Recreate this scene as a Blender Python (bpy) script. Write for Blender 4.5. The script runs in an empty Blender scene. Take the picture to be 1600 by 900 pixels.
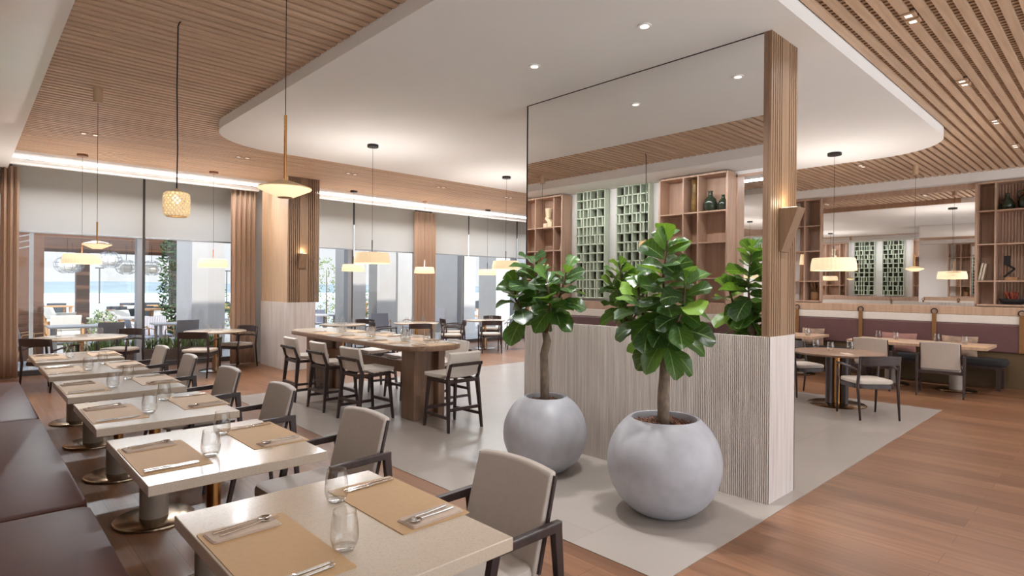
import bpy, math, random
from mathutils import Vector, Matrix
R = math.radians
PI = math.pi
random.seed(7)
scene = bpy.context.scene
COL = scene.collection

# ------------------------------------------------------------------ camera
HC = 1.6
aX = math.atan(972 / 914.0)
pitch = math.atan(2.2 / 914); roll = R(0.48)
fw0 = Vector((math.cos(aX), math.sin(aX), 0)); rt0 = Vector((math.sin(aX), -math.cos(aX), 0)); up0 = Vector((0, 0, 1))
fw = fw0 * math.cos(pitch) - up0 * math.sin(pitch); up1 = up0 * math.cos(pitch) + fw0 * math.sin(pitch)
rt = rt0 * math.cos(roll) + up1 * math.sin(roll); up = up1 * math.cos(roll) - rt0 * math.sin(roll)
cd = bpy.data.cameras.new('camera'); cam = bpy.data.objects.new('camera', cd); COL.objects.link(cam)
cd.sensor_width = 36; cd.lens = 914 / 1600 * 36; cd.clip_start = 0.02; cd.clip_end = 4000
M = Matrix((rt, up, -fw)).transposed().to_4x4(); M.translation = Vector((0, 0, HC)); cam.matrix_world = M
scene.camera = cam
scene.cycles.transparent_max_bounces = 32

# ------------------------------------------------------------------ world, sun, exposure
vs = scene.view_settings
vs.view_transform = 'Standard'; vs.look = 'None'; vs.exposure = 0.58; vs.gamma = 1; vs.use_curve_mapping = False
DOWN_W = 17.0        # watts of one downlight
SKY = 0.68
w = bpy.data.worlds.new('sky'); scene.world = w; w.use_nodes = True
nt = w.node_tree; nt.nodes.clear()
out = nt.nodes.new('ShaderNodeOutputWorld'); bg = nt.nodes.new('ShaderNodeBackground')
tc = nt.nodes.new('ShaderNodeTexCoord'); sp = nt.nodes.new('ShaderNodeSeparateXYZ'); rp = nt.nodes.new('ShaderNodeValToRGB')
nt.links.new(tc.outputs['Generated'], sp.inputs[0]); nt.links.new(sp.outputs['Z'], rp.inputs[0])
rp.color_ramp.elements[0].position = 0.0; rp.color_ramp.elements[0].color = (0.94, 0.97, 1.0, 1)
rp.color_ramp.elements[1].position = 0.6; rp.color_ramp.elements[1].color = (0.68, 0.80, 1.0, 1)
nt.links.new(rp.outputs[0], bg.inputs[0]); nt.links.new(bg.outputs[0], out.inputs[0])
# the sky is brighter around the sun, which stands behind the camera side of the building
dt = nt.nodes.new('ShaderNodeVectorMath'); dt.operation = 'DOT_PRODUCT'; dt.inputs[1].default_value = Vector((-0.10, -0.64, 0.76)).normalized()
nt.links.new(tc.outputs['Generated'], dt.inputs[0])
mx_ = nt.nodes.new('ShaderNodeMath'); mx_.operation = 'MAXIMUM'; mx_.inputs[1].default_value = 0; nt.links.new(dt.outputs['Value'], mx_.inputs[0])
pw_ = nt.nodes.new('ShaderNodeMath'); pw_.operation = 'POWER'; pw_.inputs[1].default_value = 1.6; nt.links.new(mx_.outputs[0], pw_.inputs[0])
ma_ = nt.nodes.new('ShaderNodeMath'); ma_.operation = 'MULTIPLY_ADD'; ma_.inputs[1].default_value = SKY * 4.0; ma_.inputs[2].default_value = SKY
nt.links.new(pw_.outputs[0], ma_.inputs[0]); nt.links.new(ma_.outputs[0], bg.inputs[1])
sd = bpy.data.lights.new('sun', 'SUN'); sun = bpy.data.objects.new('sun', sd); COL.objects.link(sun)
sd.energy = 3.2; sd.angle = R(1.5); sd.color = (1.0, 0.95, 0.88)
sun.rotation_euler = Vector((0.10, 0.64, -0.76)).to_track_quat('-Z', 'Y').to_euler()

# ------------------------------------------------------------------ materials
def newmat(name):
    m = bpy.data.materials.new(name); m.use_nodes = True
    return m, m.node_tree, m.node_tree.nodes['Principled BSDF']
def c3(r, g, b):
    f = lambda v: ((v / 255 + 0.055) / 1.055) ** 2.4 if v > 10 else v / 255 / 12.92
    return (f(r), f(g), f(b), 1)
def simple(name, col, rough=0.5, metal=0.0, noise=0.0, scale=8.0, bump=0.0, stretch=(1, 1, 1), coat=0.0, spec=0.5, island=0.0):
    m, nt, b = newmat(name)
    b.inputs['Base Color'].default_value = col; b.inputs['Roughness'].default_value = rough; b.inputs['Metallic'].default_value = metal
    b.inputs['Specular IOR Level'].default_value = spec
    if coat: b.inputs['Coat Weight'].default_value = coat
    src = None
    if noise or bump:
        tc = nt.nodes.new('ShaderNodeTexCoord'); mp = nt.nodes.new('ShaderNodeMapping'); mp.inputs['Scale'].default_value = stretch
        nz = nt.nodes.new('ShaderNodeTexNoise'); nz.inputs['Scale'].default_value = scale; nz.inputs['Detail'].default_value = 4
        nt.links.new(tc.outputs['Object'], mp.inputs[0]); nt.links.new(mp.outputs[0], nz.inputs['Vector'])
        src = nz.outputs['Fac']
    if noise:
        rp = nt.nodes.new('ShaderNodeValToRGB'); nt.links.new(src, rp.inputs[0])
        rp.color_ramp.elements[0].position = 0.3; rp.color_ramp.elements[1].position = 0.7
        rp.color_ramp.elements[0].color = tuple(v * (1 - noise) for v in col[:3]) + (1,)
        rp.color_ramp.elements[1].color = tuple(min(1, v * (1 + noise)) for v in col[:3]) + (1,)
        cur = rp.outputs[0]
        if island:
            g = nt.nodes.new('ShaderNodeNewGeometry'); h = nt.nodes.new('ShaderNodeHueSaturation')
            mr = nt.nodes.new('ShaderNodeMapRange'); mr.inputs[3].default_value = 1 - island; mr.inputs[4].default_value = 1 + island
            nt.links.new(g.outputs['Random Per Island'], mr.inputs[0]); nt.links.new(mr.outputs[0], h.inputs['Value'])
            nt.links.new(cur, h.inputs['Color']); cur = h.outputs[0]
        nt.links.new(cur, b.inputs['Base Color'])
    if bump:
        bm = nt.nodes.new('ShaderNodeBump'); bm.inputs['Strength'].default_value = bump; bm.inputs['Distance'].default_value = 0.01
        nt.links.new(src, bm.inputs['Height']); nt.links.new(bm.outputs[0], b.inputs['Normal'])
    return m
def wood(name, col, dark, rough=0.45, stretch=(18, 18, 1.2), scale=2.0, island=0.08):
    m, nt, b = newmat(name)
    tc = nt.nodes.new('ShaderNodeTexCoord'); mp = nt.nodes.new('ShaderNodeMapping'); mp.inputs['Scale'].default_value = stretch
    nz = nt.nodes.new('ShaderNodeTexNoise'); nz.inputs['Scale'].default_value = scale; nz.inputs['Detail'].default_value = 5; nz.inputs['Distortion'].default_value = 0.4
    rp = nt.nodes.new('ShaderNodeValToRGB'); rp.color_ramp.elements[0].color = dark; rp.color_ramp.elements[1].color = col
    rp.color_ramp.elements[0].position = 0.25; rp.color_ramp.elements[1].position = 0.62
    nt.links.new(tc.outputs['Object'], mp.inputs[0]); nt.links.new(mp.outputs[0], nz.inputs['Vector']); nt.links.new(nz.outputs['Fac'], rp.inputs[0])
    g = nt.nodes.new('ShaderNodeNewGeometry'); h = nt.nodes.new('ShaderNodeHueSaturation'); mr = nt.nodes.new('ShaderNodeMapRange')
    mr.inputs[3].default_value = 1 - island; mr.inputs[4].default_value = 1 + island
    nt.links.new(g.outputs['Random Per Island'], mr.inputs[0]); nt.links.new(mr.outputs[0], h.inputs['Value'])
    nt.links.new(rp.outputs[0], h.inputs['Color']); nt.links.new(h.outputs[0], b.inputs['Base Color'])
    b.inputs['Roughness'].default_value = rough
    return m
def emis(name, col, strength, base=None):
    m, nt, b = newmat(name)
    b.inputs['Base Color'].default_value = base or col
    b.inputs['Emission Color'].default_value = col; b.inputs['Emission Strength'].default_value = strength; b.inputs['Roughness'].default_value = 0.6
    return m
MT = {}
MT['plaster'] = simple('white_plaster', c3(236, 234, 231), 0.85, noise=0.01, scale=3)
MT['panel_edge'] = MT['plaster']
MT['oak'] = wood('oak_pale_tone', c3(198, 168, 138), c3(182, 150, 119), 0.5, stretch=(14, 14, 0.8), scale=2.2, island=0.05)
MT['oak_dark'] = wood('oak_dark_tone', c3(146, 116, 88), c3(128, 99, 73), 0.5, stretch=(14, 14, 0.8), scale=2.2, island=0.06)
MT['slat'] = wood('ceiling_oak', c3(208, 178, 150), c3(190, 158, 130), 0.55, stretch=(0.8, 16, 16), scale=2.0, island=0.08)
MT['batten'] = wood('ceiling_batten', c3(192, 158, 128), c3(172, 138, 108), 0.6, stretch=(16, .8, 16), island=0.06)
MT['dark_void'] = simple('ceiling_void', c3(52, 34, 26), 0.9)
MT['shelf_oak'] = wood('pinkish_oak', c3(190, 158, 136), c3(172, 140, 118), 0.5, stretch=(9, 9, 0.7), island=0.03)
MT['walnut'] = wood('dark_walnut', c3(62, 46, 42), c3(40, 29, 27), 0.38, stretch=(9, 9, 1.5), island=0.1)
MT['bar_wood'] = wood('smoked_oak', c3(142, 112, 90), c3(118, 90, 70), 0.4, stretch=(12, 12, 0.9), island=0.05)
MT['cream'] = simple('cream_leather', c3(216, 206, 195), 0.45, noise=0.03, scale=30, bump=0.04)
MT['taupe'] = simple('taupe_upholstery', c3(188, 176, 165), 0.5, noise=0.03, scale=30, bump=0.04)
MT['cream_fabric'] = simple('cream_fabric', c3(196, 184, 172), 0.85, noise=0.05, scale=120, bump=0.1)
MT['brown_leather'] = simple('brown_leather', c3(88, 50, 41), 0.45, noise=0.10, scale=5, bump=0.06, spec=0.2)
MT['plum_leather'] = simple('plum_leather', c3(98, 66, 64), 0.5, noise=0.06, scale=5)
MT['olive'] = simple('olive_brown_panel', c3(92, 70, 42), 0.6, noise=0.08, scale=6)
MT['black_fabric'] = simple('black_fabric', c3(34, 31, 32), 0.85, noise=0.1, scale=60)
MT['tan_leather'] = simple('tan_leather', c3(128, 88, 46), 0.5, noise=0.06, scale=12)
MT['pink_wood'] = wood('rose_oak', c3(190, 158, 132), c3(172, 138, 113), 0.5, stretch=(12, 12, 0.8), island=0.03)
MT['white_wash'] = wood('whitewashed_wood', c3(212, 203, 197), c3(188, 177, 170), 0.6, stretch=(10, 10, 0.5), scale=3, island=0.0)
MT['rib'] = wood('whitewashed_ribs', c3(208, 196, 187), c3(176, 162, 152), 0.6, stretch=(25, 25, 0.6), scale=3, island=0.10)
MT['rib_gap'] = simple('rib_gap', c3(146, 126, 112), 0.8)
MT['steel'] = simple('polished_steel', c3(200, 198, 196), 0.16, 1.0)
MT['bronze'] = simple('bronze_plate', c3(170, 148, 122), 0.22, 1.0, noise=0.08, scale=6)
MT['brass'] = simple('brass', c3(190, 140, 84), 0.25, 1.0)
MT['dark_metal'] = simple('dark_metal', c3(46, 42, 42), 0.4, 0.6)
MT['alu'] = simple('grey_aluminium', c3(168, 172, 178), 0.35, 0.7)
MT['alu_dark'] = simple('dark_aluminium', c3(84, 82, 82), 0.4, 0.5)
MT['sleeve'] = simple('taupe_sleeve', c3(150, 138, 126), 0.5, noise=0.05, scale=20)
MT['concrete'] = simple('pale_concrete', c3(176, 176, 181), 0.42, noise=0.09, scale=9, bump=0.05)
MT['bark_chips'] = simple('bark_chips', c3(120, 84, 66), 0.9, noise=0.5, scale=55, bump=0.8)
MT['bark'] = simple('fig_bark', c3(128, 112, 96), 0.85, noise=0.35, scale=28, bump=0.6, stretch=(1, 1, .5))
MT['twig'] = simple('fig_twig', c3(86, 62, 48), 0.8, noise=0.2, scale=30)
MT['napkin'] = simple('taupe_napkin', c3(202, 182, 164), 0.9, noise=0.03, scale=80, bump=0.1)
MT['placemat'] = simple('tan_placemat', c3(196, 160, 116), 0.6, noise=0.03, scale=40)
MT['sage'] = simple('sage_green_paint', c3(198, 208, 188), 0.55, noise=0.03, scale=8)
MT['lat_dark'] = simple('lattice_back', c3(74, 70, 60), 0.8)
MT['cutlery'] = simple('cutlery_steel', c3(214, 210, 204), 0.12, 1.0)
MT['black'] = simple('black_cord', c3(24, 22, 22), 0.6)
MT['copper_can'] = simple('copper_canopy', c3(128, 84, 58), 0.4, 0.6)
MT['shade'] = emis('pleated_lamp_shade', (1.0, 0.74, 0.44, 1), 0.40, c3(230, 212, 180))
MT['disc_glow'] = emis('disc_lamp_glow', (1.0, 0.78, 0.46, 1), 0.62, c3(245, 225, 190))
MT['lamp_diffuser'] = emis('lamp_diffuser', (1.0, 0.80, 0.52, 1), 2.2, c3(245, 225, 190))
MT['woven_glow'] = emis('woven_lamp_strands', (1.0, 0.78, 0.46, 1), 0.22, c3(244, 222, 180))
MT['disc_top'] = simple('disc_lamp_gold', c3(226, 196, 148), 0.35, 0.2)
MT['led'] = emis('led_strip', (1.0, 0.97, 0.92, 1), 0.55)
MT['lens'] = emis('downlight_lens', (1.0, 0.95, 0.86, 1), 0.7)
MT['bulb'] = emis('bulb', (1.0, 0.82, 0.52, 1), 4.0)
MT['rope_lilac'] = simple('lilac_rope', c3(190, 186, 192), 0.8)
MT['lilac_dark'] = simple('lilac_rope_shadow_gap', c3(150, 148, 156), 0.8)
MT['out_wood'] = wood('teak', c3(184, 138, 92), c3(150, 108, 70), 0.6)
MT['out_white'] = simple('outdoor_cushion', c3(232, 226, 214), 0.85)
MT['out_dark'] = simple('outdoor_dark_weave', c3(62, 66, 70), 0.8)
MT['out_grey'] = simple('outdoor_grey_top', c3(176, 172, 168), 0.5)
MT['pergola'] = wood('pergola_wood', c3(104, 70, 48), c3(78, 50, 34), 0.6, stretch=(1, 16, 16))
MT['ext_col'] = simple('render_grey', c3(186, 182, 178), 0.85, noise=0.03, scale=4)
MT['terrace'] = simple('terrace_stone', c3(150, 149, 147), 0.7, noise=0.04, scale=2)
MT['pale_bounce_stone'] = simple('pale_bounce_stone', c3(222, 219, 214), 0.6, noise=0.03, scale=2)  # pale tone chosen for the light it bounces
MT['planter_dark'] = simple('planter_brown', c3(88, 68, 58), 0.7)
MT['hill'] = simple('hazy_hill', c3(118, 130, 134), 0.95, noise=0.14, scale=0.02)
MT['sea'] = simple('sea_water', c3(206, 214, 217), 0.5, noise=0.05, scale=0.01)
MT['green_plant'] = simple('shrub_green', c3(104, 122, 62), 0.7, noise=0.3, scale=7, island=0.35)
MT['vine_green'] = simple('vine_green', c3(52, 78, 40), 0.6, noise=0.3, scale=7, island=0.4)
MT['cushion_a'] = simple('cushion_taupe', c3(150, 124, 104), 0.85, noise=0.35, scale=9)
MT['cushion_b'] = simple('cushion_rose', c3(146, 104, 94), 0.85, noise=0.1, scale=9)
MT['dark_green_glass'] = simple('dark_green_glaze', c3(44, 54, 40), 0.12, noise=0.2, scale=10)
MT['amber'] = simple('amber_glaze', c3(118, 92, 48), 0.3, noise=0.4, scale=14)
MT['ceramic'] = simple('cream_ceramic', c3(222, 206, 172), 0.5, noise=0.06, scale=10)
MT['book'] = simple('pale_book', c3(206, 190, 170), 0.7)
MT['wicker'] = simple('wicker', c3(140, 100, 66), 0.8, noise=0.35, scale=70, bump=0.4)
MT['red_flower'] = simple('dried_flower', c3(150, 70, 50), 0.8, noise=0.4, scale=30)

def floor_mats():
    m, nt, b = newmat('oak_plank_floor')
    tc = nt.nodes.new('ShaderNodeTexCoord'); mp = nt.nodes.new('ShaderNodeMapping'); mp.inputs['Rotation'].default_value = (0, 0, R(90))
    br = nt.nodes.new('ShaderNodeTexBrick'); br.inputs['Scale'].default_value = 1.0
    br.inputs['Brick Width'].default_value = 2.1; br.inputs['Row Height'].default_value = 0.19; br.inputs['Mortar Size'].default_value = 0.0018
    br.inputs['Color1'].default_value = c3(138, 98, 70); br.inputs['Color2'].default_value = c3(114, 78, 54); br.inputs['Mortar'].default_value = c3(92, 58, 42)
    br.offset = 0.37; br.inputs['Mortar Smooth'].default_value = 0.2
    nt.links.new(tc.outputs['Object'], mp.inputs[0]); nt.links.new(mp.outputs[0], br.inputs['Vector'])
    m2 = nt.nodes.new('ShaderNodeMapping'); m2.inputs['Scale'].default_value = (9, 0.55, 1)
    nz = nt.nodes.new('ShaderNodeTexNoise'); nz.inputs['Scale'].default_value = 2.2; nz.inputs['Detail'].default_value = 6; nz.inputs['Distortion'].default_value = 0.7
    nt.links.new(tc.outputs['Object'], m2.inputs[0]); nt.links.new(m2.outputs[0], nz.inputs['Vector'])
    rp = nt.nodes.new('ShaderNodeValToRGB'); rp.color_ramp.elements[0].position = 0.28; rp.color_ramp.elements[0].color = (0.62, 0.58, 0.54, 1)
    rp.color_ramp.elements[1].position = 0.62; rp.color_ramp.elements[1].color = (1.12, 1.12, 1.12, 1)
    nt.links.new(nz.outputs['Fac'], rp.inputs[0])
    mx = nt.nodes.new('ShaderNodeMix'); mx.data_type = 'RGBA'; mx.blend_type = 'MULTIPLY'; mx.inputs[0].default_value = 0.75
    nt.links.new(br.outputs['Color'], mx.inputs[6]); nt.links.new(rp.outputs[0], mx.inputs[7]); nt.links.new(mx.outputs[2], b.inputs['Base Color'])
    b.inputs['Roughness'].default_value = 0.36
    MT['floor'] = m
    m, nt, b = newmat('grey_tile_floor')
    tc = nt.nodes.new('ShaderNodeTexCoord')
    br = nt.nodes.new('ShaderNodeTexBrick'); br.inputs['Scale'].default_value = 1.0; br.offset = 0.5
    br.inputs['Brick Width'].default_value = 1.2; br.inputs['Row Height'].default_value = 1.2; br.inputs['Mortar Size'].default_value = 0.002
    br.inputs['Color1'].default_value = c3(162, 153, 145); br.inputs['Color2'].default_value = c3(158, 148, 140); br.inputs['Mortar'].default_value = c3(146, 136, 128)
    nt.links.new(tc.outputs['Object'], br.inputs['Vector'])
    nz = nt.nodes.new('ShaderNodeTexNoise'); nz.inputs['Scale'].default_value = 1.6; nz.inputs['Detail'].default_value = 5
    nt.links.new(tc.outputs['Object'], nz.inputs['Vector'])
    rp = nt.nodes.new('ShaderNodeValToRGB'); rp.color_ramp.elements[0].color = (0.93, 0.92, 0.91, 1); rp.color_ramp.elements[1].color = (1.05, 1.05, 1.05, 1)
    nt.links.new(nz.outputs['Fac'], rp.inputs[0])
    mx = nt.nodes.new('ShaderNodeMix'); mx.data_type = 'RGBA'; mx.blend_type = 'MULTIPLY'; mx.inputs[0].default_value = 1
    nt.links.new(br.outputs['Color'], mx.inputs[6]); nt.links.new(rp.outputs[0], mx.inputs[7]); nt.links.new(mx.outputs[2], b.inputs['Base Color'])
    b.inputs['Roughness'].default_value = 0.27
    MT['tile'] = m
    # polished stone table
    m, nt, b = newmat('polished_stone_top')
    tc = nt.nodes.new('ShaderNodeTexCoord'); nz = nt.nodes.new('ShaderNodeTexNoise'); nz.inputs['Scale'].default_value = 160
    rp = nt.nodes.new('ShaderNodeValToRGB'); rp.color_ramp.elements[0].position = 0.35; rp.color_ramp.elements[1].position = 0.5
    rp.color_ramp.elements[0].color = c3(192, 175, 154); rp.color_ramp.elements[1].color = c3(200, 184, 164)  # warm tint puts the slatted ceiling's reflection into the colour
    nt.links.new(tc.outputs['Object'], nz.inputs['Vector']); nt.links.new(nz.outputs['Fac'], rp.inputs[0]); nt.links.new(rp.outputs[0], b.inputs['Base Color'])
    b.inputs['Roughness'].default_value = 0.2; b.inputs['Coat Weight'].default_value = 0.15; b.inputs['Coat Roughness'].default_value = 0.06
    MT['stone'] = m
    # clear drinking glass
    def thin(name, tint, ior, k=0.75, k0=0.035):
        m, nt, b = newmat(name); nt.nodes.remove(b)
        o = nt.nodes['Material Output']; tr = nt.nodes.new('ShaderNodeBsdfTransparent'); gl = nt.nodes.new('ShaderNodeBsdfGlossy'); gl.inputs['Roughness'].default_value = 0
        lw = nt.nodes.new('ShaderNodeLayerWeight'); lw.inputs[0].default_value = 0.5
        pw = nt.nodes.new('ShaderNodeMath'); pw.operation = 'POWER'; pw.inputs[1].default_value = ior
        ma = nt.nodes.new('ShaderNodeMath'); ma.operation = 'MULTIPLY_ADD'; ma.inputs[1].default_value = k; ma.inputs[2].default_value = k0; ma.use_clamp = True
        nt.links.new(lw.outputs['Facing'], pw.inputs[0]); nt.links.new(pw.outputs[0], ma.inputs[0])
        mx = nt.nodes.new('ShaderNodeMixShader'); tr.inputs[0].default_value = tint
        nt.links.new(ma.outputs[0], mx.inputs[0]); nt.links.new(tr.outputs[0], mx.inputs[1]); nt.links.new(gl.outputs[0], mx.inputs[2]); nt.links.new(mx.outputs[0], o.inputs[0])
        return m
    MT['glass'] = thin('clear_glass', (0.97, 0.975, 0.975, 1), 1.5, 0.9, 0.06); MT['pane'] = thin('window_glass', (0.97, 0.985, 0.98, 1), 6.0, 0.6, 0.03)
    # mirror, slightly uneven
    m, nt, b = newmat('mirror_silver'); b.inputs['Metallic'].default_value = 1; b.inputs['Roughness'].default_value = 0.0; b.inputs['Base Color'].default_value = (0.94, 0.935, 0.93, 1); MT['mirror'] = m
    # translucent cloths
    def cloth(name, col, tcol, f):
        m, nt, b = newmat(name); nt.nodes.remove(b); o = nt.nodes['Material Output']
        d = nt.nodes.new('ShaderNodeBsdfDiffuse'); d.inputs[0].default_value = col; t = nt.nodes.new('ShaderNodeBsdfTranslucent'); t.inputs[0].default_value = tcol
        mx = nt.nodes.new('ShaderNodeMixShader'); mx.inputs[0].default_value = f
        nt.links.new(d.outputs[0], mx.inputs[1]); nt.links.new(t.outputs[0], mx.inputs[2]); nt.links.new(mx.outputs[0], o.inputs[0]); return m
    MT['blind'] = cloth('roller_blind', c3(226, 220, 210), c3(250, 248, 244), 0.65)
    MT['curtain'] = cloth('linen_curtain', c3(224, 200, 180), c3(228, 206, 186), 0.5)
    MT['sheer'] = cloth('sheer_curtain', c3(200, 184, 166), c3(220, 205, 190), 0.5)
    # fig leaf with pale veins drawn along its own UVs
    m, nt, b = newmat('fig_leaf')
    uv = nt.nodes.new('ShaderNodeUVMap'); uv.uv_map = 'uv'
    sx = nt.nodes.new('ShaderNodeSeparateXYZ'); nt.links.new(uv.outputs[0], sx.inputs[0])
    ab = nt.nodes.new('ShaderNodeMath'); ab.operation = 'ABSOLUTE'; nt.links.new(sx.outputs[0], ab.inputs[0])
    mid = nt.nodes.new('ShaderNodeMath'); mid.operation = 'LESS_THAN'; mid.inputs[1].default_value = 0.045; nt.links.new(ab.outputs[0], mid.inputs[0])
    ad = nt.nodes.new('ShaderNodeMath'); ad.operation = 'MULTIPLY_ADD'; ad.inputs[1].default_value = -0.35; nt.links.new(ab.outputs[0], ad.inputs[0]); nt.links.new(sx.outputs[1], ad.inputs[2])
    m6 = nt.nodes.new('ShaderNodeMath'); m6.operation = 'MULTIPLY'; m6.inputs[1].default_value = 6; nt.links.new(ad.outputs[0], m6.inputs[0])
    frc = nt.nodes.new('ShaderNodeMath'); frc.operation = 'FRACT'; nt.links.new(m6.outputs[0], frc.inputs[0])
    lt = nt.nodes.new('ShaderNodeMath'); lt.operation = 'LESS_THAN'; lt.inputs[1].default_value = 0.09; nt.links.new(frc.outputs[0], lt.inputs[0])
    hf = nt.nodes.new('ShaderNodeMath'); hf.operation = 'MULTIPLY'; hf.inputs[1].default_value = 0.45; nt.links.new(lt.outputs[0], hf.inputs[0])
    mxv = nt.nodes.new('ShaderNodeMath'); mxv.operation = 'MAXIMUM'; nt.links.new(hf.outputs[0], mxv.inputs[0]); nt.links.new(mid.outputs[0], mxv.inputs[1])
    g = nt.nodes.new('ShaderNodeNewGeometry'); rp = nt.nodes.new('ShaderNodeValToRGB'); nt.links.new(g.outputs['Random Per Island'], rp.inputs[0])
    rp.color_ramp.elements[0].color = c3(28, 52, 28); rp.color_ramp.elements[1].color = c3(118, 152, 52); rp.color_ramp.elements[1].position = 1.0
    e = rp.color_ramp.elements.new(0.45); e.color = c3(42, 74, 34); e = rp.color_ramp.elements.new(0.8); e.color = c3(66, 102, 40)
    mc = nt.nodes.new('ShaderNodeMix'); mc.data_type = 'RGBA'; nt.links.new(mxv.outputs[0], mc.inputs[0]); nt.links.new(rp.outputs[0], mc.inputs[6]); mc.inputs[7].default_value = c3(128, 156, 92)
    nt.links.new(mc.outputs[2], b.inputs['Base Color']); b.inputs['Roughness'].default_value = 0.3
    bm = nt.nodes.new('ShaderNodeBump'); bm.inputs['Strength'].default_value = 0.5; bm.inputs['Distance'].default_value = 0.006; bm.invert = True
    nt.links.new(mxv.outputs[0], bm.inputs['Height']); nt.links.new(bm.outputs[0], b.inputs['Normal'])
    tl = nt.nodes.new('ShaderNodeBsdfTranslucent'); tl.inputs[0].default_value = c3(130, 170, 50); ms = nt.nodes.new('ShaderNodeMixShader'); ms.inputs[0].default_value = 0.22
    o = nt.nodes['Material Output']; nt.links.new(b.outputs[0], ms.inputs[1]); nt.links.new(tl.outputs[0], ms.inputs[2]); nt.links.new(ms.outputs[0], o.inputs[0])
    MT['leaf'] = m
floor_mats()

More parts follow.
